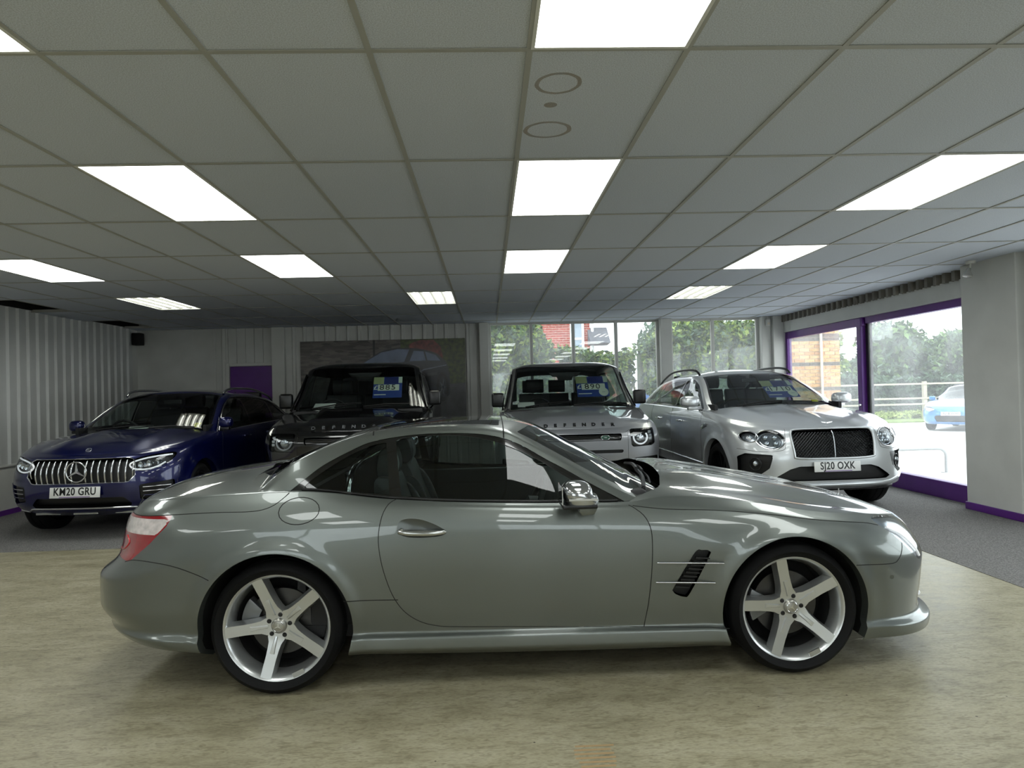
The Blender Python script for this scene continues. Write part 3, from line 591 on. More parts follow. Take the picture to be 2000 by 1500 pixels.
    obj('star_emblem', mv(Me(np.stack([-arms.V[:, 1], arms.V[:, 0], arms.V[:, 2]], 1), arms.F), E_[0] + np.array([.004, 0, 0])), m_chrome, car, 50)
    lipm, fb = cut(fb, fb.V[:, 2] - np.interp(fb.V[:, 0], [1.7, 2.2], [.243, .225]))
    # small round lamp scoop in the front bumper corner
    # open cockpit, bonnet and boot lid
    yv = deck.V[:, 1]; cock, deck = cut(deck, np.maximum(deck.V[:, 0] - np.interp(yv, [0, .2, .48, .66, .74, .79, .86], [.775, .765, .73, .685, .63, .54, .47]), np.interp(yv, [0, .5, .85], [-1.56, -1.45, -1.25]) - deck.V[:, 0]))
    hood, boot = cut(deck, -deck.V[:, 0])
    # fuel flap on the near side only
    both_ = lambda n, m_, mt, s=None: obj(n, both(m_), mt, car, s)
    sR = flipy(side); ff = ell(-1.172, .898, .100, .063, rot=.05); gapline(sh, np.r_[ff, ff[:1]], car, (-1,)); flap, sR = cut(sR, np.where(sR.V[:, 1] < -.7, sdist(P(sR), ff), 1))
    obj('body_side', sR, paint, car); obj('body_side', side, paint, car); obj('fuel_flap', flap, paint, car)
    hp = smooth([(-.690, .800), (-.675, .835), (-.625, .845), (-.56, .835), (-.49, .806), (-.447, .775), (-.48, .757), (-.56, .752), (-.64, .757), (-.68, .775)], 5)
    _, dm_ = cut(dm_, sdist(P(dm_), hp))
    for f in (flipy, lambda q: q):
        obj('door', f(dm_), paint, car); obj('side_skirt', f(sk), paint, car); obj('air_vent', off(f(vm), -.03), mat('vent_mesh', (10, 10, 11), .5), car)
    both_('rear_bumper', rb, paint); both_('front_bumper', fb, paint); both_('front_lip', lipm, paint); both_('bonnet', hood, paint); both_('boot_lid', boot, paint)
    # fender fins
    for z0, z1, x0, x1 in ((.589, .577, .595, .93), (.490, .479, .588, .885)):
        pts, _ = sh.on_side(np.stack([np.linspace(x0, x1, 24), np.linspace(z0, z1, 24)], 1)); pts[:, 1] += .004
        for f in (1, -1): obj('vent_fin', tube(pts * np.array([1, f, 1]), np.r_[.002, np.full(22, .0042), .005], 8), m_chrome, car, 60)
    slv = []
    for t in np.linspace(.1, .9, 9):
        c = np.array([.70 + .13 * t, .44 + .18 * t]); q, _ = sh.on_side([c]); slv.append(mv(box(-.035, .035, -.012, .004, -.0035, .0035), (q[0, 0] + .012, -q[0, 1] + .02, q[0, 2]), ry=.1))
    obj('vent_slat', jn(*slv), m_black, car)
    # tail lamp and head lamp
    m_red = mat('tail_lamp_red', (140, 8, 22), .12, coat=1); m_clear = mat('tail_lamp_clear', (205, 196, 194), .15, coat=1, noise=.1, nscale=30); m_red2 = mat('tail_lamp_inner', (205, 40, 50), .2, coat=1)
    zmid = lambda v: v[:, 2] - (.79 + .03 * (v[:, 0] + 2.0)); up, dn = cut(tlm, -zmid(tlm.V)); uin, up = cut(up, np.maximum.reduce([up.V[:, 2] - (.868 + .025 * (up.V[:, 0] + 2)), (up.V[:, 0] + 1.845) - .9 * (up.V[:, 2] - .83), -zmid(up.V) + .004]))
    for f in (flipy, lambda q: q):
        t = obj('tail_lamp', f(dn), m_red, car); obj('lamp_edge', f(up), m_red, t); obj('reverse_lens', f(uin), m_clear, t)
        q, n_ = sh.on_side([(-2.12, .73)]); obj('lamp_rib', f(tube(np.array([sh.on_side([p_])[0][0] + np.array([-.001, .0, 0]) for p_ in smooth([(-2.16, .70), (-2.11, .705), (-2.06, .745), (-2.09, .775)], 4, False)]), .0035, 6)), m_red2, t, 60)
        h = obj('head_lamp', f(off(hlm, 0)), m_lens, car); obj('lamp_bowl', f(off(hlm, -.010)), m_lampin, h)
        qb = np.array([sh.on_side([p_])[0][0] for p_ in smooth([(1.84, .70), (1.93, .655), (2.0, .585), (2.03, .54)], 6, False)]); qb[:, 1] -= .004; obj('light_strip', f(tube(qb, .007, 8)), m_drl, h, 60)
        qc = np.array([sh.on_side([p_])[0][0] for p_ in [(1.945, .64)]])[0]; obj('projector', f(mv(lathe([(0, .0), (.03, .0), (.045, -.03), (.045, -.06)], 24, 'x'), qc + np.array([-.02, -.05, 0]))), m_lampin, h, 40)
        jew = np.array([sh.on_side([p_])[0][0] for p_ in [(1.99, .205)]])[0]
    # bumper corner lamps
    for f in (1, -1):
        pts, nn = sh.on_front(np.array([(.62, .30), (.66, .31), (.70, .32)])); pts -= nn * .006
        obj('corner_lamp', tube(pts * np.array([1, f, 1]), [.012, .016, .012], 10), m_drl, car, 60)
    q, _ = sh.on_side([(1.80, .47)]); obj('parking_sensor', mv(lathe([(0, -.003), (.011, -.003), (.012, .004)], 16), (q[0, 0], -q[0, 1], q[0, 2])), paint, car)
    # glasshouse
    bz = Ls[-1][7]; by = [(x, y - .012) for x, y in Ls[-1][6]]
    rz = [(-1.7, .94), (-1.5, .965), (-1.41, .99), (-1.343, 1.04), (-1.181, 1.15), (-1.047, 1.208), (-.94, 1.242), (-.837, 1.265), (-.65, 1.280), (-.45, 1.283), (-.29, 1.278), (-.147, 1.258), (-.05, 1.213), (.05, 1.155), (.16, 1.090), (.287, 1.017), (.40, .958), (.524, .90), (.66, .86), (.75, .84)]
    ry = [(-1.7, .74), (-1.256, .80), (-1.0, .72), (-.8, .665), (-.3, .665), (-.05, .69), (.2, .745), (.5, .80), (.75, .80)]
    cz = [(-1.7, 1.0), (-1.6, 1.015), (-1.493, 1.06), (-1.366, 1.112), (-1.205, 1.172), (-1.045, 1.232), (-.93, 1.268), (-.72, 1.296), (-.5, 1.308), (-.3, 1.312), (-.126, 1.304), (.02, 1.268), (.115, 1.227), (.243, 1.158), (.404, 1.075), (.60, .972), (.75, .90)]
    gh = greenhouse(by, bz, ry, rz, cz, -1.66, .70, n=190, pr=2.4)
    s_ = lambda m_: m_.U[:, 1]; ghf = gh
    sur = smooth([(-1.249, .975), (-1.17, 1.037), (-1.074, 1.109), (-.939, 1.178), (-.831, 1.218), (-.643, 1.244), (-.455, 1.250), (-.30, 1.243), (-.20, 1.228), (-.12, 1.205), (-.03, 1.162), (.05, 1.113), (.17, 1.047), (.287, .979), (.40, .917), (.50, .862)], 4, False); surp = np.concatenate([sur, [(.5, .80), (-1.249, .80)]])
    dg = np.concatenate([smooth([(.335, .905), (.25, .962), (.153, 1.022), (.02, 1.105), (-.10, 1.165), (-.22, 1.207), (-.35, 1.232), (-.5, 1.240), (-.62, 1.236), (-.715, 1.222)], 5, False), [(-.70, 1.1), (-.675, .948), (-.376, .924), (.114, .905)]])
    qg = np.concatenate([smooth([(-.765, 1.212), (-.84, 1.197), (-.94, 1.157), (-1.05, 1.093), (-1.13, 1.037), (-1.165, 1.003)], 5, False), [(-1.0, .985), (-.735, .955), (-.75, 1.1)]])
    tr, gh = cut(gh, np.where(s_(gh) < 1.001, sdist(gh.V[:, XZ], surp), 1)); g1, tr = cut(tr, sdist(tr.V[:, XZ], dg)); g2, tr = cut(tr, sdist(tr.V[:, XZ], qg))
    # windscreen, roof panel and rear window
    ry_ = spl(ry); w_in = lambda m_, a: m_.V[:, 1] - (ry_(m_.V[:, 0]) - a)
    xh = lambda m_: .03 - .10 * (m_.V[:, 1] / .6) ** 2
    ws, gh = cut(gh, np.where(s_(gh) > 1, np.maximum(xh(gh) - gh.V[:, 0], w_in(gh, .06)), 1))
    wsb, ws = cut(ws, (.615 - .05 * (ws.V[:, 1] / .7) ** 2) - ws.V[:, 0]); both_('windscreen_border', wsb, m_gloss)
    rf_, gh = cut(gh, np.where(s_(gh) > 1, np.maximum.reduce([np.abs(gh.V[:, 0] + .49 + .03 * gh.V[:, 1]) - .335, w_in(gh, .085)]), 1))
    rw, gh = cut(gh, np.where(s_(gh) > 1, np.maximum.reduce([gh.V[:, 0] + .93 + .12 * (gh.V[:, 1] / .6) ** 2, -1.60 - gh.V[:, 0] + .20 * (gh.V[:, 1] / .6) ** 2, w_in(gh, .115)]), 1))
    # joints of the folding roof
    for xj in (-.83, -.145):
        k = np.abs(ghf.V[:, 0] - xj) < .0075; q = ghf.V[k]; q = q[np.argsort(ghf.U[k][:, 1])]; u = np.sort(ghf.U[k][:, 1]); kk = (u > .0) & (q[:, 2] > 1.215 + .02 * (xj < -.5)); uu, fi = np.unique(np.round(u[kk], 4), return_index=True); q = q[kk][fi]; q[:, 2] += .0005
        jp = np.concatenate([q, q[::-1] * np.array([1, -1, 1])]); obj('roof_joint', tube(jp, .0032, 6), m_seam, car)
    low, gh = cut(gh, np.where(s_(gh) <= 1.3, (.60 - gh.V[:, 0]), 1))
    both_('roof_frame', gh, paint); [obj('window_trim', f(off(tr, -.003)), m_gloss, car) for f in (flipy, lambda q: q)]
    both_('windscreen', ws, m_wsglass); both_('roof_panel', rf_, mat('dark_roof_glass', (34, 32, 30), .06, coat=1)); both_('rear_window', rw, m_privacy)
    for f in (flipy, lambda q: q): obj('door_window', f(off(g1, -.008)), m_cglass, car); obj('quarter_window', f(off(g2, -.008)), m_cglass, car)
    # cowl and fender cap filling between bonnet and windscreen, wipers
    obj('cowl', prism([(.42, .76), (.84, .76), (.80, .865), (.52, .885)], -.75, .75, 'y'), m_trim, car)
    for pts in ([(.70, -.02, .945), (.655, -.38, .95), (.59, -.69, .93)], [(.735, .50, .93), (.705, .12, .965), (.66, -.20, .975)]):
        pts = np.array(pts); obj('wiper', jn(tube(smooth(pts, 6, False), .012, 6), tube(smooth(pts + np.array([.05, .06, -.02]), 6, False), .008, 6)), m_black, car, 50)
    # mirrors
    for f in (-1, 1):
        mm = part('door_mirror', car, (.20, f * .90, .90))
        bm = bmesh.new(); bmesh.ops.create_uvsphere(bm, u_segments=28, v_segments=18, radius=1)
        for v in bm.verts:
            x, y, z = v.co; sx = math.copysign(abs(x) ** .55, x); sz = math.copysign(abs(z) ** .7, z); sy = math.copysign(abs(y) ** .8, y)
            X = .085 * sx; Z = .068 * sz + .055; Z -= max(0, x) * .02 * (1 if z > 0 else 0)
            if z < -.25: Z = .055 + .068 * -.55 + (z + .25) * .012
            v.co = (X - .02 * (z > 0) * max(0, x) + (.01 if z < 0 else 0), f * (.12 + .10 * sy), Z)
        obj('mirror_cap', frombm(bm), mat('mirror_silver', (176, 178, 178), .12, metal=.9, coat=1), mm, 50)
        obj('mirror_base', mv(rbox(-.085, .08, -.098, .098, -.012, .008, .006), (-.004, f * .12, .012)), m_trim, mm, 40)
        obj('mirror_foot', prism([(.01, .02), (.075, .02), (.09, -.02), (.075, -.045), (.015, -.05), (.0, -.03)], f * -.02, f * .11, 'y', .004), paint, mm, 40)
        obj('mirror_glass', mv(box(-.004, 0, -.085, .085, -.035, .05), (-.086, f * .12, .055)), m_chrome, mm)
        obj('indicator_strip', mv(rbox(-.06, .075, -.002, .002, -.006, .006, .002), (0, f * .219, .045)), m_chrome, mm)
    # door handles
    hp = smooth([(-.690, .800), (-.675, .835), (-.625, .845), (-.56, .835), (-.49, .806), (-.447, .775), (-.48, .757), (-.56, .752), (-.64, .757), (-.68, .775)], 5)
    for f in (-1, 1):
        E_, n_ = sh.on_side(hp); cup = E_ + n_ * .0012; c = cup.mean(0); c[1] -= .022
        hh = obj('door_handle', Me(np.concatenate([cup, c[None]]) * np.array([1, f, 1]), [(i, (i + 1) % len(cup), len(cup)) if f > 0 else ((i + 1) % len(cup), i, len(cup)) for i in range(len(cup))]), mat('handle_recess', (95, 98, 96), .3, metal=.8), car, 80)
        pts = np.array([(-.682, .785), (-.64, .779), (-.56, .775), (-.49, .775), (-.45, .777)]); E_, n_ = sh.on_side(smooth(pts, 5, False)); E_[:, 1] += .013 * np.sin(np.linspace(.35, PI - .25, len(E_)))
        obj('handle_grip', tube(E_ * np.array([1, f, 1]), .016 * np.sin(np.linspace(.5, PI - .15, len(E_))) ** .5, 12), mat('handle_chrome', (190, 192, 190), .18, metal=.95), hh, 60)
        q, _ = sh.on_side([(-.672, .79)]); obj('lock_cap', mv(lathe([(0, -.012), (.008, -.012), (.013, 0)], 16), (q[0, 0] + .006, f * (q[0, 1] + .004), q[0, 2]), rz=0 if f < 0 else PI), m_chrome, hh, 40)
    # chrome strip at the window base
    pts = np.array([(-1.17, .985), (-.72, .934), (-.376, .910), (.114, .890), (.33, .884)]); by_ = spl(by); xs = np.linspace(-1.17, .42, 60); zz = spl(bz)(xs)
    for f in (-1, 1): obj('window_seal', tube(np.stack([xs, f * (by_(xs) + .004), zz + .006], 1), .007, 6), m_black, car, 60)
    # star on the bonnet nose
    obj('bonnet_star_pin', jn(lathe([(0, 0), (.006, 0), (.004, .05), (.004, .06)], 8, 'z')), m_chrome, car).location = (2.01, 0, .725)
    # underbody, inner floor
    obj('underbody', jn(rbox(-2.05, 1.85, -.60, .60, .19, .32, .03), rbox(-.9, .92, -.86, .86, .165, .24, .02)), m_well, car)
    # wheels
    silver = mat('alloy_silver', (206, 208, 208), .28, metal=.85, coat=.3)
    def wheel(x, f, a0, caliper):
        w = part('wheel', car, (x, f * .80, HZ)); R = .327; g = (lambda m_: m_) if f < 0 else flipy
        obj('tyre', g(tyre_mesh(R, .258, .255)), m_tyre, w, 35)
        obj('rim', g(lathe([(.267, -.088), (.269, -.095), (.263, -.100), (.254, -.096), (.244, -.08), (.236, -.05), (.226, -.02), (.222, .06), (.24, .095)], 72)), silver, w, 40)
        obj('rim_barrel', g(lathe([(.223, -.02), (.221, .09), (.15, .1), (.0, .1)], 48)), m_well, w, 40)
        for i in range(5):
            a = a0 + i * 2 * PI / 5
            sp_ = spoke([(.028, .034, .044, .060, .02), (.062, .042, .052, .062, .02), (.088, .031, .043, .066, .02), (.120, .028, .039, .072, .025), (.165, .026, .037, .079, .03), (.215, .0268, .038, .088, .04), (.258, .026, .040, .0965, .05)])
            obj('spoke', g(roty(sp_, a)), silver, w, 24)
            rdg = spoke([(.055, .004, .010, .066, .058), (.10, .006, .013, .076, .06), (.138, .010, .016, .0785, .066)]); obj('spoke_rib', g(roty(rdg, a)), silver, w, 24)
            b_ = a + PI / 5 + .12; obj('wheel_bolt', g(mv(lathe([(0, -.068), (.008, -.068), (.0125, -.060), (.0125, -.03)], 12), (.054 * math.cos(b_), 0, .054 * math.sin(b_)))), m_black, w, 40)
        obj('hub', g(lathe([(.0, -.055), (.06, -.058), (.074, -.05), (.078, -.02), (.05, .03)], 40)), silver, w, 40)
        cp = obj('centre_cap', g(lathe([(0, -.078), (.026, -.0775), (.034, -.074), (.038, -.066), (.040, -.05)], 40)), mat('cap_grey', (168, 166, 158), .3, metal=.7), w, 40)
        star = [spoke([(.0, .004, .004, .0795, .076), (.024, .0006, .0006, .0793, .076)]) for _ in range(3)]
        obj('cap_star', g(jn(*[roty(s_m, a0 + PI / 2 + k * 2 * PI / 3) for k, s_m in enumerate(star)] + [Me(roty(tube([(.027 * math.cos(t), -.078, .027 * math.sin(t)) for t in np.linspace(0, 2 * PI, 33)[:-1]], .0016, 6, True), 0).V, tube([(.027 * math.cos(t), -.078, .027 * math.sin(t)) for t in np.linspace(0, 2 * PI, 33)[:-1]], .0016, 6, True).F)])), m_chrome, w, 40)
        obj('brake_disc', g(lathe([(.06, .012), (.165, .012), (.168, .02), (.165, .035), (.06, .035)], 56)), m_disc, w, 40)
        ca = caliper; cm = [(math.cos(t) * r, math.sin(t) * r) for r, ts in ((.20, np.linspace(ca - .42, ca + .42, 12)), (.115, np.linspace(ca + .34, ca - .34, 10))) for t in ts]
        obj('brake_caliper', g(prism(cm, -.02, .04, 'y', .008)), mat('caliper_grey', (128, 130, 132), .4, metal=.5), w, 40)
        obj('rim_badge', g(roty(mv(box(-.03, .03, -.1, -.092, -.012, .012), (0, 0, -.246)), .42)), silver, w)
    for f in (-1, 1): wheel(FW, f, math.radians(103), PI); wheel(RW, f, math.radians(112), math.radians(165))
    # cabin
    tubm = jn(box(-1.2, .55, -.80, .80, .24, .30), box(-1.22, -1.18, -.78, .78, .3, .96)); obj('cabin_tub', tubm, m_interior, car)
    for f in (-1, 1): obj('door_card', rbox(-1.15, .50, f * .80 - .025, f * .80 + .025, .30, .895, .02), m_interior, car, 40)
    obj('dashboard', prism([(.12, .60), (.10, .80), (.16, .885), (.30, .915), (.60, .93), (.60, .5), (.3, .45)], -.77, .77, 'y', .03, 3), m_interior, car, 40)
    obj('centre_console', rbox(-.7, .2, -.12, .12, .3, .62, .03), m_interior, car, 40)
    def seat(y):
        s = part('seat', car, (-.45, y, 0))
        obj('seat_cushion', rbox(-.28, .30, -.25, .25, .38, .56, .06, 4), m_leather, s, 50)
        pf = smooth([(-.22, .50), (-.16, .60), (-.235, .80), (-.30, .98), (-.335, 1.01), (-.40, .99), (-.385, .80), (-.36, .55), (-.30, .48)], 4)
        obj('seat_back', prism(pf, -.23, .23, 'y', .035, 3), m_leather, s, 50)
        for e in (-1, 1): obj('seat_bolster', prism(smooth([(-.17, .56), (-.14, .64), (-.20, .82), (-.27, .92), (-.33, .9), (-.30, .6)], 4), e * .20, e * .265, 'y', .02, 3), m_leather, s, 50)
        obj('headrest', prism(smooth([(-.335, 1.0), (-.30, 1.03), (-.295, 1.09), (-.315, 1.15), (-.35, 1.165), (-.385, 1.14), (-.40, 1.05), (-.385, 1.0)], 4), -.14, .14, 'y', .03, 3), m_leather, s, 50)
        obj('seat_piping', tube([(-.298 + .02 * math.sin(t * 3), -.141, z_) for t, z_ in zip(np.linspace(0, 1, 12), np.linspace(1.005, 1.15, 12))], .004, 6), mat('piping_grey', (150, 156, 158), .5), s)
    seat(-.38); seat(.38)
    obj('roll_bar', tube(smooth([(-1.0, -.60, .75), (-.99, -.58, .98), (-.98, -.45, 1.06), (-.98, 0, 1.07), (-.98, .45, 1.06), (-.99, .58, .98), (-1.0, .60, .75)], 6, False), .018, 8), m_chrome, car, 60)
    obj('wind_deflector', rbox(-1.02, -1.0, -.55, .55, .75, 1.04, .008), m_interior, car)
    sw = part('steering_wheel', car, (.02, -.38, .79)); a = np.linspace(0, 2 * PI, 49)[:-1]; ci = .40
    obj('wheel_ring', tube(np.stack([.18 * np.sin(a) * math.sin(ci), .18 * np.cos(a), .18 * np.sin(a) * math.cos(ci)], 1), .016, 10, True), m_interior, sw, 60)
    obj('wheel_hub', mv(lathe([(0, -.03), (.06, -.025), (.075, 0), (.05, .05)], 20, 'x'), ry=-ci), m_interior, sw, 40)
    for a_ in (0.2, PI - .2, -PI / 2): obj('wheel_arm', tube([(0, 0, 0), (.17 * math.sin(a_) * math.sin(ci), .17 * math.cos(a_), .17 * math.sin(a_) * math.cos(ci))], .014, 6), m_interior, sw)
    return car
coupe()
# ------------------------------------------------------------------ the four parked cars behind
def alloy(car, x, f, y, R, rr, w, nsp, rimmat, a0=.3, sw=.024, dz=0):
    wh = part('wheel', car, (x, f * y, R + dz)); g = (lambda m_: m_) if f < 0 else flipy
    obj('tyre', g(tyre_mesh(R, rr, w)), m_tyre, wh, 35); h = w / 2
    obj('rim', g(lathe([(rr + .006, -h * .75), (rr + .006, -h * .82), (rr - .008, -h * .8), (rr - .02, -h * .5), (rr - .04, 0), (rr - .03, h * .6)], 48)), rimmat, wh, 40)
    obj('rim_barrel', g(lathe([(rr - .03, 0), (rr - .035, h * .6), (.0, h * .65)], 36)), m_well, wh, 40)
    for i in range(nsp): obj('spoke', g(roty(spoke([(.03, .02, .028, h * .5, .0), (.08, sw * .9, sw * 1.3, h * .52, .01), (rr * .6, sw * .7, sw, h * .62, .02), (rr, sw * .8, sw * 1.2, h * .76, .03)]), a0 + i * 2 * PI / nsp)), rimmat, wh, 30)
    obj('hub', g(lathe([(0, -h * .58), (.032, -h * .57), (.06, -h * .45), (.065, 0)], 24)), rimmat, wh, 40)
    obj('brake_disc', g(lathe([(.07, .02), (rr * .72, .02), (rr * .72, .045), (.07, .045)], 36)), m_disc, wh, 40)
def plate(car, txt, o, ex, ey, w=.52, h=.111):
    mw = frame_m(o, ex, ey); p = obj('number_plate', rbox(-w / 2, w / 2, -h / 2, h / 2, -.006, .004, .003), m_plate, car, 30); p.matrix_local = mw
    text('plate_lettering', txt, h * 1.0, m_plet, p, Matrix.Translation((0, .006, .0045)), sx=.80, bold=.0022, sp=1.06)
    obj('plate_strip', box(-.16, .16, -h / 2 + .004, -h / 2 + .012, .004, .005), mat('plate_purple', (120, 84, 150), .5), p)
def cabin(car, xs, w, zf, zs, xd, zd, hand=-1, nrear=3):
    """seats, dash and steering wheel of a parked car"""
    obj('cabin_floor', box(xs - 1.6, xd + .25, -w, w, zf - .05, zf), m_interior, car)
    for f in (-1, 1): obj('door_card', box(xs - 1.5, xd + .3, f * w - .02, f * w + .02, zf, zs + .42), m_interior, car)
    obj('dashboard', prism([(xd - .12, zd - .3), (xd - .10, zd - .06), (xd, zd), (xd + .45, zd + .005), (xd + .45, zd - .4)], -w + .02, w - .02, 'y', .02, 2), m_interior, car, 40)
    def seat(x, y, wd=.25):
        s = part('seat', car, (x, y, zs))
        obj('seat_cushion', rbox(-.25, .27, -wd, wd, -.16, .02, .05, 3), m_interior, s, 50)
        obj('seat_back', prism(smooth([(-.20, -.05), (-.14, .02), (-.22, .3), (-.28, .58), (-.33, .6), (-.37, .56), (-.33, .3), (-.30, 0)], 3), -wd + .02, wd - .02, 'y', .03, 2), m_interior, s, 50)
        obj('headrest', prism(smooth([(-.30, .63), (-.265, .68), (-.265, .78), (-.30, .83), (-.36, .82), (-.375, .72), (-.35, .63)], 3), -.14, .14, 'y', .03, 2), m_interior, s, 50)
    seat(xs, -.42); seat(xs, .42)
    for y in (-.45, 0, .45)[:nrear]: seat(xs - .95, y, .22)
    sw = part('steering_wheel', car, (xd - .16, hand * .42, zd - .02)); a = np.linspace(0, 2 * PI, 41)[:-1]; ci = .42
    obj('wheel_ring', tube(np.stack([.185 * np.sin(a) * math.sin(ci), .185 * np.cos(a), .185 * np.sin(a) * math.cos(ci)], 1), .016, 8, True), m_interior, sw, 60)
    obj('wheel_hub', mv(lathe([(0, -.03), (.06, -.025), (.075, 0), (.05, .05)], 16, 'x'), ry=-ci), m_interior, sw, 40)
    for a_ in (.2, PI - .2, -PI / 2): obj('wheel_arm', tube([(0, 0, 0), (.17 * math.sin(a_) * math.sin(ci), .17 * math.cos(a_), .17 * math.sin(a_) * math.cos(ci))], .014, 6), m_interior, sw)
def wiper(car, a, b_, n=(0, 0, 1)):
    a, b_ = np.array(a, float), np.array(b_, float); m_ = (a + b_) / 2 + np.array([0, 0, .015]); obj('wiper', jn(tube([a, m_, b_], [.012, .009, .007], 6), tube([a * .25 + b_ * .75 - (b_ - a) * .62 + np.array([0, 0, -.012]), b_ + np.array([0, 0, -.012])], .008, 6)), m_black, car, 50)
def frontx(sh, P, d=0):
    E, Nn = sh.on_front(np.asarray(P, float)); return E + Nn * d
def ringon(sh, P, r, d=0, f=1, closed=True, seg=8):
    E = frontx(sh, P, d); return tube(E * np.array([1, f, 1]), r, seg, closed)
def patch(sh, P, d0, d1):
    """a solid slab following the fascia under a front-view polygon"""
    E, Nn = sh.on_front(np.asarray(P, float)); n = len(E); a = E + Nn * d0; b_ = E + Nn * d1; V = np.concatenate([a, b_, a.mean(0)[None], b_.mean(0)[None]])
    F = [(i, (i + 1) % n, n + (i + 1) % n, n + i) for i in range(n)] + [((i + 1) % n, i, 2 * n) for i in range(n)] + [(n + i, n + (i + 1) % n, 2 * n + 1) for i in range(n)]; return Me(V, F)
def suv(name, label, pose, paint, Ls, zc, gh, wheels, win, spec):
    car = thing(name, label, 'car', (pose[0], pose[1], spec.get('lift', 0)), math.radians(pose[2]), spec.get('group'))
    lift = spec.get('lift', 0)
    sh = Shell(Ls, zc, nf=spec.get('nf', 60), ns=110, nr=16, per=7, nd=18, p=spec.get('p', 2.2), deckfn=spec.get('deckfn'), flare=[(x, R, ar, spec.get('fl', .015)) for x, R, ar in wheels['arch']])
    side, deck = sh.side, sh.deck
    for x, R, ar in wheels['arch']:
        _, side = cut(side, np.hypot(side.V[:, 0] - x, side.V[:, 2] - R) - ar); lp, tb_ = arch_well(sh, x, R, ar, spec['z0'] + .02, .5, .06)
        for f in (flipy, lambda q: q): obj('arch_lip', f(lp), spec.get('archmat', paint), car, 60); obj('wheel_well', f(tb_), m_well, car, 60)
    pieces = {}
    for nm, poly, xmin in spec['cuts']:
        phi = np.where(side.V[:, 0] > xmin, sdist(side.V[:, YZ], poly), 1); pieces[nm], side = cut(side, phi)
    xc = spec['cowl']; hood, _ = cut(deck, xc - .06 * (deck.V[:, 1] / .8) ** 2 - deck.V[:, 0]); 
    for nm, poly, xmin in spec.get('deckcuts', []): pieces[nm], hood = cut(hood, np.where(hood.V[:, 0] > xmin, sdist(hood.V[:, YZ], poly), 1))
    bump, side = cut(side, np.maximum(spec['bx'] - side.V[:, 0], side.V[:, 2] - spec['bz'])) if 'bz' in spec else (None, side)
    if bump is not None: obj('front_bumper', both(bump), paint, car)
    for f in (flipy, lambda q: q): obj('body_side', f(side), paint, car)
    obj('bonnet', both(hood), spec.get('hoodmat', paint), car)
    belt_y, belt_z, ry, rz, cz, x0, x1 = gh; g = greenhouse(belt_y, belt_z, ry, rz, cz, x0, x1, n=130, pr=spec.get('pr', 2.4), ntop=20, nside=14); s_ = lambda m_: m_.U[:, 1]
    sur, g = cut(g, np.where(s_(g) < 1.001, sdist(g.V[:, XZ], win['surround']), 1)); glm = []
    for wp in win['glass']: a_, sur = cut(sur, sdist(sur.V[:, XZ], wp)); glm.append(a_)
    ryf = spl(ry); wi = lambda m_, k: m_.V[:, 1] - (ryf(m_.V[:, 0]) - k)
    ws, g = cut(g, np.where(s_(g) > 1, np.maximum.reduce([win['head'] - win['headbow'] * (g.V[:, 1] / .7) ** 2 - g.V[:, 0], wi(g, win['pillar'])]), 1))
    frit, ws = cut(ws, np.maximum.reduce([-(ws.V[:, 0] - (win['head'] - win['headbow'] * (ws.V[:, 1] / .7) ** 2) - .05), -(-wi(ws, win['pillar']) - .03) * 1.0]) * 0 + np.minimum(ws.V[:, 0] - (win['head'] - win['headbow'] * (ws.V[:, 1] / .7) ** 2) - win.get('fr', .04), -wi(ws, win['pillar']) - .025))
    rw_, g = cut(g, np.where(s_(g) > 1, np.maximum.reduce([g.V[:, 0] - win['rear'], wi(g, .1), win.get('rear0', -9) - g.V[:, 0]]), 1))
    if 'roofcut' in win:
        rp, g = cut(g, np.where(s_(g) > 1, np.maximum.reduce([np.abs(g.V[:, 0] - win['roofcut'][0]) - win['roofcut'][1], wi(g, .09)]), 1)); obj('roof_panel', both(rp), m_gloss, car)
    obj('roof_frame', both(g), spec.get('roofmat', paint), car)
    for f in (flipy, lambda q: q):
        obj('window_trim', f(off(sur, -.002)), spec.get('trimmat', m_gloss), car)
        for i, a_ in enumerate(glm): obj('side_window', f(off(a_, -.006)), m_cglass if i == 0 else spec.get('rearglass', m_privacy), car)
    obj('windscreen', both(ws), m_wsglass, car); obj('windscreen_border', both(off(frit, -.001)), m_gloss, car); obj('rear_window', both(rw_), spec.get('rearglass', m_privacy), car)
    for x, R, ar in wheels['arch']:
        for f in (-1, 1): alloy(car, x, f, wheels['y'], R, wheels['rim'], wheels['w'], wheels['n'], wheels['mat'], dz=-lift if lift > 0 else 0)
    obj('underbody', rbox(x0 + .1, spec['ux'], -.7, .7, spec['z0'] + .02, spec['z0'] + .3, .03), m_well, car)
    for ln in spec['lines']: gapline(sh, ln, car, spec.get('sides', (1, -1)))
    for ln in spec.get('flines', []): gapline(sh, ln, car, (1, -1), 'front')
    for ln in spec.get('dlines', []): gapline(sh, ln, car, (1, -1), 'deck')
    return car, sh, pieces, sur
def emblem_star(R):
    arms = [roty(spoke([(0, R * .10, R * .16, .012, 0), (R * .92, R * .012, R * .05, .006, 0)]), PI / 2 + k * 2 * PI / 3) for k in range(3)]
    a = np.linspace(0, 2 * PI, 49)[:-1]; return jn(*arms, tube(np.stack([R * np.cos(a), np.full(48, -.005), R * np.sin(a)], 1), R * .075, 8, True))
def to_front(m): return Me(np.stack([-m.V[:, 1], m.V[:, 0], m.V[:, 2]], 1), m.F)   # a thing facing -y turned to face +x
L1, L2 = (1, -1), None

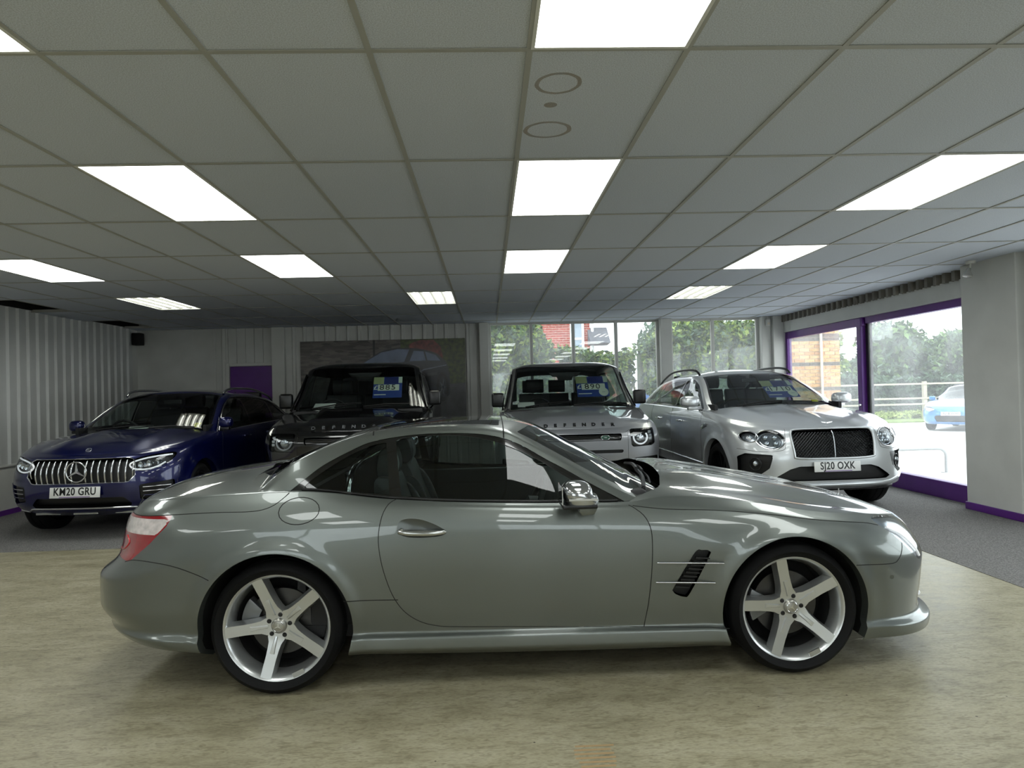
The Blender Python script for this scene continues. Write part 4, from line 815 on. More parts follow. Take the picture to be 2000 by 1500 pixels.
# ---- blue SUV at the ribbed wall
def blue_suv():
    paint = mat('deep_blue_paint', (6, 14, 74), .28, metal=.5, coat=1, coatr=.02)
    Ls = [(2.06, .60, 2.6, -2.25, .3, 3, .84, [(-2.2, .32), (1.0, .25), (2.06, .245)]), (2.17, .62, 2.6, -2.34, .3, 3, .92, [(-2.2, .38), (1, .32), (2.2, .30)]), (2.25, .64, 2.7, -2.37, .3, 3, .935, [(-2.2, .46), (1, .42), (2.2, .40)]),
          (2.275, .66, 2.7, -2.38, .3, 3, .945, [(-2.2, .60), (1, .57), (2.2, .56)]), (2.27, .68, 2.6, -2.36, .3, 3, .945, [(-2.2, .78), (1, .76), (2.2, .72)]), (2.22, .72, 2.5, -2.32, .3, 3, [(-2.3, .93), (.9, .935), (2.2, .92)], [(-2.3, 1.0), (.9, .965), (1.4, .945), (1.9, .90), (2.22, .862)]),
          (2.13, .76, 2.4, -2.25, .3, 3, [(-2.3, .88), (.9, .895), (2.2, .87)], [(-2.2, 1.12), (-.5, 1.085), (.9, 1.05), (1.4, 1.02), (1.8, .965), (2.13, .902)])]
    zc = [(-2.25, 1.12), (.85, 1.12), (1.2, 1.09), (1.6, 1.04), (1.9, .985), (2.05, .94), (2.13, .908)]
    def dome(D, top):
        x, y = D[..., 0], D[..., 1]; k = np.clip((x - .9) / .2, 0, 1) * np.clip((2.1 - x) / .35, 0, 1); D[..., 2] += .020 * k * np.exp(-((y - .40) / .10) ** 2) - .010 * k * np.exp(-((y - .58) / .06) ** 2); return D
    grille = [(-.5, .865), (.49, .865), (.545, .835), (.565, .68), (.50, .605), (-.5, .605)]
    lampp = smooth([(.485, .81), (.60, .862), (.76, .888), (.855, .885), (.84, .81), (.76, .745), (.64, .715), (.53, .735)], 3)
    intake = [(.60, .575), (.87, .60), (.88, .42), (.80, .385), (.60, .42)]
    lower = [(-.5, .455), (.45, .455), (.52, .385), (.5, .345), (-.5, .345)]
    gh = ([(-2.2, .86), (.9, .875)], [(-2.2, 1.12), (-.5, 1.085), (.9, 1.05), (1.1, 1.04)], [(-2.2, .74), (-.5, .68), (.1, .69), (.9, .84), (1.1, .85)],
          [(-2.25, 1.14), (-1.9, 1.33), (-1.4, 1.45), (-.7, 1.51), (-.2, 1.515), (.1, 1.485), (.35, 1.375), (.6, 1.24), (.85, 1.10), (.95, 1.055), (1.1, 1.045)],
          [(-2.25, 1.17), (-1.95, 1.42), (-1.4, 1.555), (-.8, 1.60), (-.3, 1.60), (0, 1.575), (.2, 1.52), (.45, 1.40), (.7, 1.27), (.95, 1.135), (1.1, 1.06)], -2.2, 1.06)
    win = dict(surround=np.concatenate([smooth([(.80, 1.065), (.62, 1.20), (.38, 1.34), (.12, 1.445), (-.15, 1.475), (-.7, 1.47), (-1.3, 1.42), (-1.75, 1.30), (-2.0, 1.17)], 3, False), [(-1.9, 1.05), (.8, 1.0)]]),
               glass=[np.array([(.62, 1.085), (.55, 1.20), (.34, 1.33), (.12, 1.418), (-.15, 1.45), (-.30, 1.452), (-.32, 1.105)]), np.array([(-.37, 1.105), (-.36, 1.452), (-.7, 1.448), (-1.25, 1.40), (-1.30, 1.13)]), np.array([(-1.36, 1.135), (-1.33, 1.388), (-1.7, 1.285), (-1.88, 1.18)])],
               head=.12, headbow=.10, pillar=.05, rear=-1.55, roofcut=(-.55, .55))
    wheels = dict(arch=[(1.4365, .36, .41), (-1.4365, .36, .41)], y=.80, rim=.262, w=.255, n=10, mat=mat('dark_alloy', (46, 47, 50), .3, metal=.8))
    dline = smooth([(.78, 1.05), (.86, .9), (.86, .6), (.80, .42), (.6, .36), (-.2, .36)], 4, False)
    car, sh, pc, sur = suv('blue_suv', 'dark blue SUV with slatted chrome grille parked by the ribbed wall', (-4.28, 9.5, -91), paint, Ls, zc, gh, wheels, win,
        dict(cuts=[('grille', grille, 1.5), ('lamp', lampp, 1.2), ('intake', intake, 1.2), ('lower', lower, 1.5)], cowl=.98, deckfn=dome, z0=.26, ux=2.0, lines=[dline, [(-.3, 1.07), (-.31, .5)], smooth([(-1.25, 1.09), (-1.2, .85), (-1.0, .6)], 4, False)], flines=[smooth([(.0, .885), (.45, .885), (.56, .875), (.62, .885)], 3, False)], bx=1.55, bz=.70))
    obj('grille_back', both(off(pc['grille'], -.055)), m_black, car)
    fr = [(-.0, .865), (.49, .865), (.545, .835), (.565, .68), (.50, .605), (.0, .605)]
    E = frontx(sh, fr, -.004); loop = np.concatenate([E, (E * np.array([1, -1, 1]))[::-1][1:-1]]); obj('grille_frame', tube(resample(np.r_[loop, loop[:1]], 60)[:-1], .007, 6, True), m_chrome, car, 60)
    for i in range(8):
        y = .072 + i * .0665
        z1 = .86 if y < .49 else .84; z0_ = .61 if y < .5 else .66
        zz = np.linspace(z0_, z1, 10); E, Nn = sh.on_front(np.stack([np.full(10, y), zz], 1)); E = E - Nn * (.03 - .022 * np.sin(np.linspace(0, PI, 10)))[:, None]
        for f in (-1, 1): obj('grille_slat', tube(E * np.array([1, f, 1]), .0075, 6), m_chrome, car, 60)
    st = to_front(emblem_star(.104)); p = frontx(sh, [(0, .73)], .012)[0]; obj('star_emblem', mv(st, p), m_chrome, car, 50)
    sm = to_front(emblem_star(.028)); pd, nd_ = sh.on_deck([(2.06, 0)]); o = obj('bonnet_badge', mv(sm, ry=-.9), m_chrome, car, 50); o.location = pd[0] + np.array([0.0, 0, .004])
    for f in (flipy, lambda q: q):
        h = obj('head_lamp', f(pc['lamp']), m_lens, car); obj('lamp_bowl', f(off(pc['lamp'], -.04)), m_trim, h)
        drl = smooth([(.835, .872), (.76, .868), (.62, .845), (.51, .80), (.54, .748), (.64, .730), (.74, .752), (.80, .795)], 4, False); E = frontx(sh, drl, -.012); obj('light_strip', f(tube(E, .0085, 8)), m_drl, h, 60)
        for y, z in ((.61, .79), (.68, .80), (.75, .815)): q = frontx(sh, [(y, z)], -.032)[0]; obj('projector', f(mv(lathe([(0, .0), (.022, .004), (.034, .012), (.036, -.01)], 16, 'x'), q)), m_lampin, h, 40)
        it = obj('side_intake', f(off(pc['intake'], -.03)), m_black, car)
        for z in (.545, .50, .455): obj('intake_fin', f(tube(frontx(sh, np.stack([np.linspace(.63, .85, 8), np.full(8, z)], 1), -.008), .005, 6)), m_chrome if z != .455 else paint, it, 60)
        obj('intake_flap', f(tube(frontx(sh, [(.885, .60), (.893, .52), (.89, .43)], .0), .012, 8)), paint, it, 60)
    obj('lower_grille', both(off(pc['lower'], -.05)), m_black, car)
    ch = np.concatenate([[(-q[0], q[1]) for q in [(.93, .315), (.80, .305), (.62, .305), (.54, .342), (.3, .345)]], [(0, .345)], [(.3, .345), (.54, .342), (.62, .305), (.80, .305), (.93, .315)]])
    E = frontx(sh, np.abs(ch) * np.array([1, 1]), .006); E[:, 1] = np.where(ch[:, 0] < 0, -np.abs(E[:, 1]), np.abs(E[:, 1])); obj('chrome_lip', tube(resample(E, 70), .011, 8), m_chrome, car, 60)
    for y in (-.42, 0, .42): q = frontx(sh, [(abs(y), .275)], .0)[0]; q[1] = y; obj('skid_insert', mv(rbox(-.01, .012, -.13, .13, -.012, .012, .004), q), m_lampin, car)
    plate(car, 'KM20 GRU', (2.298, -.01, .522), (0, 1, 0), (-.12, 0, 1))
    for f in (-1, 1):
        mm = part('door_mirror', car, (.74, f * .89, 1.12)); bm = bmesh.new(); bmesh.ops.create_uvsphere(bm, u_segments=20, v_segments=14, radius=1)
        for v in bm.verts: v.co = (.075 * math.copysign(abs(v.co.x) ** .7, v.co.x), f * (.05 + .085 * math.copysign(abs(v.co.y) ** .7, v.co.y)), .04 + .07 * math.copysign(abs(v.co.z) ** .7, v.co.z))
        obj('mirror_cap', frombm(bm), paint, mm, 60); obj('mirror_foot', rbox(-.03, .04, min(-f * .06, f * .1), max(-f * .06, f * .1), -.06, -.02, .01), m_trim, mm, 40)
        pts = np.array([(.10, f * .655, 1.52), (.0, f * .655, 1.575), (-.3, f * .66, 1.60), (-1.0, f * .66, 1.585), (-1.6, f * .665, 1.49), (-1.8, f * .67, 1.41)]); obj('roof_rail', tube(smooth(pts, 5, False), .016, 8), m_chrome, car, 60)
        dl = np.array([(.82, 1.062), (.62, 1.205), (.38, 1.345), (.12, 1.45), (-.15, 1.48), (-.7, 1.475), (-1.3, 1.425), (-1.75, 1.305), (-2.0, 1.175)]); yy = np.interp(dl[:, 1], [1.06, 1.5], [.885, .70]); obj('window_chrome', tube(smooth(np.stack([dl[:, 0], f * yy, dl[:, 1]], 1), 4, False), .006, 6), m_chrome, car, 60)
        for x in (.05, -.85): q, _ = sh.on_side([(x, .95)]); obj('door_handle', rbox(x - .11, x + .11, min(f * (q[0, 1] - .01), f * (q[0, 1] + .03)), max(f * (q[0, 1] - .01), f * (q[0, 1] + .03)), .935, .965, .012), paint, car, 40)
    wiper(car, (1.0, -.55, 1.11), (.90, .1, 1.15)); wiper(car, (1.0, .1, 1.125), (.92, .62, 1.12))
    cabin(car, -.25, .78, .45, .72, .70, 1.06)
    obj('interior_mirror', rbox(.16, .19, -.12, .12, 1.40, 1.46, .01), m_black, car)
    obj('cowl', box(.80, 1.0, -.70, .70, .93, 1.06), m_trim, car)
    return car
blue_suv()

# ---- two boxy off-roaders
def boxy(name, label, pose, paint, hoodmat, roofmat, black, lift, group):
    Ls = [(2.12, .26, 3.2, -1.98, .12, 5, .95, [(-2, .50), (1.0, .46), (2.2, .45)]), (2.21, .28, 3.2, -2.02, .12, 5, .985, [(-2, .55), (1, .51), (2.2, .50)]), (2.235, .30, 3.2, -2.03, .12, 5, .995, [(-2, .72), (2.2, .68)]),
          (2.235, .30, 3.2, -2.03, .12, 5, .998, [(-2, .86), (2.2, .84)]), (2.205, .30, 3.0, -2.02, .12, 5, .985, [(-2, 1.0), (1.0, .985), (1.8, .955), (2.2, .935)]), (2.165, .30, 3.0, -2.01, .12, 5, [(-2, .975), (1, .975), (2.2, .96)], [(-2, 1.16), (1.0, 1.15), (1.6, 1.06), (2.0, .995), (2.165, .962)]),
          (2.12, .30, 3.0, -2.0, .12, 5, [(-2, .95), (1, .945), (2.2, .92)], [(-2, 1.215), (1.0, 1.19), (1.6, 1.095), (2.0, 1.03), (2.12, .98)])]
    zc = [(-2, 1.22), (.9, 1.225), (1.3, 1.185), (1.7, 1.135), (1.95, 1.09), (2.05, 1.05), (2.12, .985)]
    def bulge(D, top):
        x, y = D[..., 0], D[..., 1]; k = np.clip((x - .95) / .1, 0, 1) * np.clip((2.11 - x) / .22, 0, 1); D[..., 2] += .030 * k * (1 / (1 + np.exp((y - .50) / .018))) - .008 * k; return D
    bar = [(-.5, .918), (.49, .918), (.50, .90), (.49, .835), (-.5, .832)]; slot = [(-.5, .725), (.51, .725), (.52, .685), (-.5, .685)]
    lampp = [(.60, .955), (.63, .968), (.905, .975), (.915, .80), (.885, .765), (.64, .752), (.615, .775)]; low = [(.62, .62), (.95, .64), (.95, .54), (.64, .52)]
    gh = ([(-2, .935), (.9, .925), (1.1, .91)], [(-2, 1.215), (1.0, 1.19), (1.2, 1.17)], [(-2, .78), (.3, .775), (.6, .81), (1.0, .875), (1.1, .88)],
          [(-2.0, 1.25), (-1.95, 1.74), (-1.8, 1.79), (.1, 1.80), (.33, 1.775), (.45, 1.70), (.7, 1.47), (.95, 1.25), (1.02, 1.195), (1.1, 1.19)],
          [(-2.0, 1.30), (-1.96, 1.80), (-1.8, 1.86), (-.4, 1.885), (.15, 1.87), (.32, 1.845), (.42, 1.79), (.55, 1.68), (.8, 1.455), (1.03, 1.24), (1.1, 1.19)], -2.0, 1.06)
    win = dict(surround=np.array([(.84, 1.23), (.46, 1.66), (.36, 1.735), (-1.7, 1.735), (-1.85, 1.70), (-1.86, 1.19), (.84, 1.15)]), glass=[np.array([(.72, 1.245), (.42, 1.63), (.33, 1.70), (-.22, 1.70), (-.24, 1.245)]), np.array([(-.32, 1.245), (-.30, 1.70), (-1.60, 1.70), (-1.62, 1.245)])],
               head=.40, headbow=.05, pillar=.05, rear=-1.965, fr=.03)
    wheels = dict(arch=[(1.30, .39, .45), (-1.30, .39, .45)], y=.84, rim=.262, w=.26, n=6, mat=mat('black_alloy', (20, 20, 21), .3, metal=.6))
    car, sh, pc, sur = suv(name, label, pose, paint, Ls, zc, gh, wheels, win, dict(cuts=[('bar', bar, 1.6), ('slot', slot, 1.6), ('lamp', lampp, 1.2), ('low', low, 1.2)], cowl=1.0, deckfn=bulge, p=3.2, z0=.46, ux=1.95, fl=.05, lift=lift, group=group, hoodmat=hoodmat, roofmat=roofmat, pr=5, rearglass=m_wsglass,
        lines=[[(.86, 1.17), (.87, .6), (.80, .5)], [(-.28, 1.17), (-.28, .5)]], flines=[[(.0, .93), (.55, .93), (.60, .96)], [(.575, .93), (.575, .52)]], dlines=[[(2.05, .86), (1.6, .90), (1.02, .905)]]))
    obj('grille_bar', both(off(pc['bar'], -.03)), m_gloss, car)
    for z in (.853, .876, .899):
        E_ = frontx(sh, np.stack([np.linspace(.0, .48, 12), np.full(12, z)], 1), -.02); obj('grille_rib', tube(np.concatenate([E_[:0:-1] * np.array([1, -1, 1]), E_]), .004, 6), m_black, car)
    obj('grille_slot', both(off(pc['slot'], -.03)), m_black, car)
    for f in (flipy, lambda q: q):
        h = obj('head_lamp', f(pc['lamp']), m_lens, car); obj('lamp_bowl', f(off(pc['lamp'], -.05)), m_gloss, h)
        c_ = (.735, .868); a = np.linspace(math.radians(170), math.radians(395), 40) if True else None
        ring = np.stack([c_[0] + .088 * np.cos(a), c_[1] + .085 * np.sin(a)], 1); obj('light_ring', f(tube(frontx(sh, ring, -.016), .0105, 8)), m_drl if not black else mat('unlit_ring', (120, 122, 124), .2, coat=1), h, 60)
        q = frontx(sh, [c_], -.03)[0]; obj('projector', f(mv(lathe([(0, .01), (.026, .008), (.042, .0), (.046, -.02)], 24, 'x'), q)), m_lampin, h, 40)
        q = frontx(sh, [c_], -.014)[0]; obj('led_block', f(mv(rbox(-.008, .008, -.016, .016, -.016, .016, .003), q)), m_drl if not black else m_lampin, h)
        for y, z in ((.86, .935), (.865, .89), (.865, .845)): q = frontx(sh, [(y, z)], -.02)[0]; obj('lamp_cube', f(mv(rbox(-.01, .01, -.018, .018, -.016, .016, .004), q)), m_lampin, h)
        ll = obj('fog_recess', f(off(pc['low'], -.03)), m_black, car); q = frontx(sh, [(.72, .58)], -.012)[0]; obj('fog_lamp', f(mv(rbox(-.01, .01, -.05, .05, -.014, .014, .005), q)), m_lampin, ll)
    # lettering on the bonnet lip
    m_let = m_gloss if not black else mat('letter_grey', (96, 98, 100), .25, metal=.8)
    for i, chh in enumerate('DEFENDER'):
        y = -.41 + i * .82 / 7; pd, nd_ = sh.on_front([(abs(y), .953)]) ; E, Nn = sh.on_deck([(2.085, abs(y))]); q = E[0]; q[1] = y
        text('bonnet_letter', chh, .062, m_let, car, frame_m((q[0] + .006, y, q[2] + .004), (0, 1, 0), (-.62, 0, .79)), sx=1.1, bold=.003, depth=.003)
    # oval badge on the grille
    q = frontx(sh, [(.30, .875)], -.008)[0]; o = obj('oval_badge', to_front(mv(Me(np.concatenate([np.stack([.052 * np.cos(t_ := np.linspace(0, 2 * PI, 33)[:-1]), np.full(32, -.004), .025 * np.sin(t_)], 1), [(0, -.007, 0)]]), [((i + 1) % 32, i, 32) for i in range(32)]))), mat('badge_green', (60, 92, 78), .3, metal=.4), car, 60); o.location = q
    obj('badge_rim', to_front(tube(np.stack([.054 * np.cos(t_), np.full(32, -.004), .027 * np.sin(t_)], 1), .0045, 6, True)), m_chrome, o, 60); text('badge_bar', '-', .06, m_chrome, o, frame_m((.008, .0, .004), (0, 1, 0), (0, 0, 1)), sx=1.6, bold=.002); obj('badge_tail', to_front(box(.06, .105, -.006, 0, -.006, .002)), m_chrome, o)
    # shoulders, mirrors, wipers
    for f in (-1, 1):
        mm = part('door_mirror', car, (.84, f * 1.0, 1.34)); obj('mirror_shell', prism(smooth([(-.085, -.06), (-.085, .075), (-.06, .10), (.06, .095), (.085, .07), (.08, -.06), (.055, -.10), (-.06, -.10)], 3), -.06, .06, 'x', .018, 3) if False else rbox(-.06, .06, -.085, .085, -.10, .10, .03, 3), mat('mirror_black', (8, 8, 9), .3), mm, 60)
        obj('mirror_foot', rbox(-.03, .03, min(-f * .12, -f * .05), max(-f * .12, -f * .05), -.10, -.06, .01), m_trim, mm, 40); obj('mirror_glass', box(-.064, -.06, -.07, .07, -.08, .08), m_chrome, mm)
        obj('tread_plate', rbox(1.25, 1.75, min(f * .62, f * .84), max(f * .62, f * .84), 1.125, 1.13, .002) if False else rbox(1.1, 1.12, f * .88 - .01, f * .88 + .01, 1.19, 1.2, .003), m_black, car)
        yy = f * .80; obj('pillar_cover', tube([(1.03, f * .90, 1.215), (.72, f * .835, 1.475), (.47, f * .795, 1.70)], [.014, .014, .012], 8), m_gloss, car, 60)
    wiper(car, (1.05, -.62, 1.235), (.96, .02, 1.30)); wiper(car, (1.05, .05, 1.245), (.98, .66, 1.27))
    obj('cowl', box(.84, 1.03, -.80, .80, 1.0, 1.168), m_trim, car)
    cabin(car, .0, .86, .62, .80, .72, 1.20)
    obj('camera_pod', prism([(-.24, 1.72), (.24, 1.72), (.19, 1.66), (.12, 1.655), (.10, 1.60), (-.10, 1.60), (-.12, 1.655), (-.19, 1.66)], .30, .36, 'x', .008), m_black, car, 40)
    obj('spare_wheel', mv(Me(tyre_mesh(.37, .25, .25).V[:, [1, 0, 2]], [f_[::-1] for f_ in tyre_mesh(.37, .25, .25).F]), (-2.1, .05, 1.0)), m_tyre, car, 35)
    return car
gp = mat('grey_silver_paint', (152, 154, 158), .34, metal=.6, coat=1); bp_ = mat('black_paint', (6, 6, 7), .16, coat=1)
boxy('boxy_suv', 'grey boxy off-road SUV with black roof pillars, parked before the tall window', (1.15, 10.33, -91.3), gp, gp, mat('grey_roof', (120, 122, 122), .3, metal=.6, coat=1), False, 0, None)
boxy('boxy_suv', 'glossy black boxy off-road SUV parked before the car poster', (-1.79, 10.15, -86.5), bp_, bp_, bp_, True, .06, None)

# ---- silver luxury SUV by the windows
def silver_suv():
    paint = mat('bright_silver_paint', (206, 209, 211), .30, metal=.6, coat=1)
    Ls = [(2.27, .62, 2.8, -2.5, .35, 3, .88, [(-2.5, .36), (1, .28), (2.3, .27)]), (2.40, .62, 2.9, -2.6, .35, 3, .955, [(-2.5, .42), (1, .33), (2.4, .345)]), (2.41, .64, 2.85, -2.62, .35, 3, .97, [(-2.5, .5), (1, .42), (2.4, .41)]),
          (2.42, .66, 2.75, -2.64, .35, 3, .99, [(-2.5, .66), (1, .60), (2.4, .60)]), (2.41, .70, 2.55, -2.63, .35, 3, .998, [(-2.5, .82), (1, .80), (2.4, .78)]), (2.365, .78, 2.35, -2.6, .35, 3, [(-2.5, .985), (1.5, .985), (2.4, .95)], [(-2.5, 1.04), (.9, 1.02), (1.5, 1.01), (2.0, .975), (2.36, .94)]),
          (2.30, .82, 2.3, -2.55, .35, 3, [(-2.5, .93), (.9, .94), (1.5, .92), (2.3, .86)], [(-2.5, 1.2), (0, 1.165), (.9, 1.14), (1.5, 1.09), (1.9, 1.045), (2.30, .968)])]
    zc = [(-2.5, 1.2), (.95, 1.205), (1.5, 1.155), (1.9, 1.095), (2.1, 1.05), (2.22, 1.01), (2.30, .972)]
    def spine(D, top):
        x, y = D[..., 0], D[..., 1]; k = np.clip((x - .95) / .2, 0, 1) * np.clip((2.29 - x) / .4, 0, 1); D[..., 2] += .014 * k * np.exp(-(y / .03) ** 2) + .018 * k * np.exp(-((y - .58) / .09) ** 2); return D
    grille = smooth([(-.4, .962), (.0, .962), (.40, .958), (.455, .93), (.468, .88), (.45, .70), (.41, .648), (0, .64), (-.4, .64)], 4)
    main = ell(.665, .850, .135, .103); small = ell(.845, .880, .075, .058)
    intake = [(.66, .685), (.90, .70), (.955, .66), (.95, .48), (.80, .455), (.70, .54)]; lower = [(-.5, .56), (.40, .56), (.50, .53), (.66, .43), (.60, .40), (-.5, .40)]
    gh = ([(-2.5, .89), (.9, .915), (1.2, .90)], [(-2.5, 1.2), (0, 1.165), (.9, 1.14), (1.2, 1.12)], [(-2.5, .74), (-.5, .69), (0, .69), (.9, .855), (1.15, .87)],
          [(-2.5, 1.22), (-2.1, 1.40), (-1.5, 1.54), (-.8, 1.605), (-.2, 1.61), (.05, 1.58), (.3, 1.48), (.6, 1.33), (.9, 1.175), (1.0, 1.13), (1.15, 1.12)],
          [(-2.5, 1.25), (-2.1, 1.50), (-1.5, 1.65), (-.8, 1.70), (-.3, 1.70), (0, 1.67), (.2, 1.615), (.45, 1.50), (.75, 1.345), (1.0, 1.215), (1.12, 1.15)], -2.45, 1.10)
    win = dict(surround=np.concatenate([smooth([(.83, 1.165), (.58, 1.30), (.30, 1.445), (.05, 1.54), (-.2, 1.57), (-.8, 1.565), (-1.4, 1.505), (-1.8, 1.405), (-2.1, 1.27)], 3, False), [(-2.05, 1.12), (.83, 1.1)]]),
               glass=[np.array([(.68, 1.175), (.52, 1.29), (.28, 1.415), (.05, 1.51), (-.2, 1.545), (-.30, 1.547), (-.32, 1.19)]), np.array([(-.38, 1.19), (-.36, 1.547), (-.8, 1.54), (-1.33, 1.485), (-1.38, 1.205)]), np.array([(-1.45, 1.21), (-1.41, 1.472), (-1.75, 1.385), (-1.95, 1.27)])], head=.17, headbow=.12, pillar=.06, rear=-1.75)
    wheels = dict(arch=[(1.496, .385, .44), (-1.496, .385, .44)], y=.85, rim=.285, w=.28, n=10, mat=mat('black_polished_alloy', (36, 37, 39), .25, metal=.8))
    car, sh, pc, sur = suv('silver_suv', 'bright silver SUV with black mesh grille parked beside the window wall', (3.7, 9.65, -88.3), paint, Ls, zc, gh, wheels, win,
        dict(cuts=[('grille', grille, 1.6), ('main', main, 1.3), ('small', small, 1.2), ('intake', intake, 1.2), ('lower', lower, 1.5)], cowl=1.04, deckfn=spine, z0=.28, ux=2.1, rearglass=m_cglass,
             lines=[smooth([(.92, 1.13), (.97, .95), (.97, .6), (.88, .45), (.7, .38), (-.3, .38)], 4, False), [(-.34, 1.15), (-.34, .42)], smooth([(-1.4, 1.17), (-1.35, .95), (-1.05, .65), (-1.0, .42)], 4, False)], flines=[smooth([(.50, .965), (.52, .90), (.53, .80), (.56, .74), (.75, .72), (.95, .745)], 4, False)]))
    obj('grille_back', both(off(pc['grille'], -.06)), m_black, car)
    Eg = frontx(sh, [(abs(p_[0]), p_[1]) for p_ in grille], .002); Eg[:, 1] = [p_[0] for p_ in grille]; h_ = Eg[(Eg[:, 1] >= -1e-6)]; h_ = np.array([q for q in h_]); loop = np.concatenate([h_, (h_ * np.array([1, -1, 1]))[::-1]])
    loop = loop[np.r_[True, np.linalg.norm(np.diff(loop, axis=0), axis=1) > 1e-4]]; obj('grille_frame', tube(resample(np.r_[loop, loop[:1]], 90)[:-1], .013, 8, True), paint, car, 60)
    bars = []
    gp2 = np.array([(-abs(x) if k else abs(x), z) for k in (0, 1) for x, z in ([q for q in grille if q[0] >= 0][::(1 if k == 0 else -1)])])
    for s in (-1, 1):
        for c in np.arange(-1.1, 1.15, .034):
            t = np.linspace(.645, .958, 40); y = c + s * (t - .8) * .9; ok = sdist(np.stack([y, t], 1), gp2) < -.004; y, t = y[ok], t[ok]
            if len(y) > 2: E = frontx(sh, np.stack([np.abs(y[[0, -1]]), t[[0, -1]]], 1), -.03); E[:, 1] = y[[0, -1]]; bars.append(tube(E, .004, 4))
    tag(obj('grille_mesh', jn(*bars), mat('dark_mesh', (42, 43, 45), .3, metal=.7), car), kind='stuff')
    zz = np.linspace(.65, .955, 8); obj('grille_bar', tube(frontx(sh, np.stack([np.zeros(8), zz], 1), -.02), .006, 6), m_lampin, car, 60)
    # winged badge on the bonnet edge
    q, _ = sh.on_deck([(2.24, 0)]); q = q[0] + np.array([0, 0, .006]); bd = obj('winged_badge', mv(rbox(-.012, .012, -.012, .012, 0, .022, .004), q), m_chrome, car)
    for f in (-1, 1): obj('badge_wing', prism([(f * .012, .004), (f * .06, .016), (f * .065, .024), (f * .012, .02)], -.004, .004, 'x'), m_chrome, bd).location = q
    for f in (flipy, lambda q: q):
        for nm, cx, cz, rx, rz_, pn in (('head_lamp', .665, .850, .135, .103, 'main'), ('side_lamp', .845, .880, .075, .058, 'small')):
            h = obj(nm, f(pc[pn]), m_lens, car); obj('lamp_bowl', f(off(pc[pn], -.045)), mat('lamp_grey', (136, 140, 144), .2, metal=.8), h)
            obj('lamp_bezel', f(tube(frontx(sh, ell(cx, cz, rx, rz_), .0), .007, 6, True)), m_chrome, h, 60)
            for k in range(4 if pn == 'main' else 1):
                yy, z_ = (cx + (-.045 if k % 2 else .045), cz + (.035 if k < 2 else -.035)) if pn == 'main' else (cx, cz); q = frontx(sh, [(yy, z_)], -.04)[0]; obj('projector', f(mv(lathe([(0, .02), (.018, .018), (.03, .01), (.032, -.01)], 16, 'x'), q)), m_lampin, h, 40)
            if pn == 'main': obj('light_ring', f(tube(frontx(sh, ell(cx, cz, rx * .78, rz_ * .78), -.02), .004, 6, True)), m_lampin, h, 60)
        it = obj('side_intake', f(off(pc['intake'], -.05)), m_black, car); q = frontx(sh, [(.83, .585)], -.03)[0]; obj('fog_ring', f(tube(frontx(sh, ell(.83, .58, .05, .07), -.025), .006, 6, True)), m_trim, it, 60); obj('fog_lamp', f(mv(lathe([(0, .01), (.02, .008), (.03, 0)], 16, 'x'), q)), m_lampin, it, 40)
    obj('lower_grille', both(off(pc['lower'], -.05)), m_black, car)
    ch = np.array([(y, .355) for y in np.linspace(-.55, .55, 15)]); wing = [(.66, .365), (.8, .40), (.93, .43)]; full = np.concatenate([[(-a_, b_) for a_, b_ in wing[::-1]], ch, wing]); E = frontx(sh, np.abs(full), .004); E[:, 1] = np.sign(full[:, 0]) * np.abs(E[:, 1]); obj('chin_spoiler', tube(resample(E, 60), .020, 8), paint, car, 60)
    ch2 = np.array([(y, .305) for y in np.linspace(-.75, .75, 21)]); E = frontx(sh, np.abs(ch2), .003); E[:, 1] = np.sign(ch2[:, 0]) * np.abs(E[:, 1]); obj('skid_plate', tube(E, .022, 8), m_trim, car, 60)
    plate(car, 'SJ20 OXK', (2.445, -.005, .555), (0, 1, 0), (-.06, 0, 1))
    for f in (-1, 1):
        mm = part('door_mirror', car, (.76, f * .93 if f > 0 else -.97, 1.18)); bm = bmesh.new(); bmesh.ops.create_uvsphere(bm, u_segments=20, v_segments=14, radius=1)
        for v in bm.verts: v.co = (.085 * math.copysign(abs(v.co.x) ** .7, v.co.x), f * (.09 + .125 * math.copysign(abs(v.co.y) ** .65, v.co.y)), .075 + .082 * math.copysign(abs(v.co.z) ** .65, v.co.z) * (1 if v.co.z > 0 else .8))
        obj('mirror_cap', frombm(bm), paint, mm, 60); obj('mirror_foot', rbox(-.035, .04, min(-f * .06, f * .12), max(-f * .06, f * .12), -.03, .02, .01), paint, mm, 40)
        pts = np.array([(.05, f * .665, 1.625), (-.1, f * .665, 1.685), (-.5, f * .67, 1.71), (-1.2, f * .67, 1.685), (-1.7, f * .675, 1.57), (-1.85, f * .68, 1.50)]); obj('roof_rail', tube(smooth(pts, 5, False), .017, 8), m_trim, car, 60)
        for x in (.12, -.95): q, _ = sh.on_side([(x, .985)]); y0, y1 = sorted((f * (q[0, 1] - .01), f * (q[0, 1] + .032))); obj('door_handle', rbox(x - .11, x + .11, y0, y1, .97, 1.0, .012), m_chrome, car, 40)
        q, _ = sh.on_side(np.array([(.95, .95), (1.2, .93)])); y0, y1 = sorted((f * (q[0, 1] - .02), f * (q[0, 1] + .006))); vb = obj('fender_vent', prism([(.98, .90), (1.20, .955), (1.22, .985), (1.10, .995), (.99, .95)], y0, y1, 'y', .003), m_chrome, car, 30)
        q, _ = sh.on_side(np.stack([np.linspace(-1.0, 1.0, 20), np.linspace(.50, .47, 20)], 1)); obj('sill_strip', tube((q + np.array([0, .006, 0])) * np.array([1, f, 1]), .010, 8), m_chrome, car, 60)
    wiper(car, (1.08, -.55, 1.195), (.97, .1, 1.25)); wiper(car, (1.08, .12, 1.205), (.99, .66, 1.21))
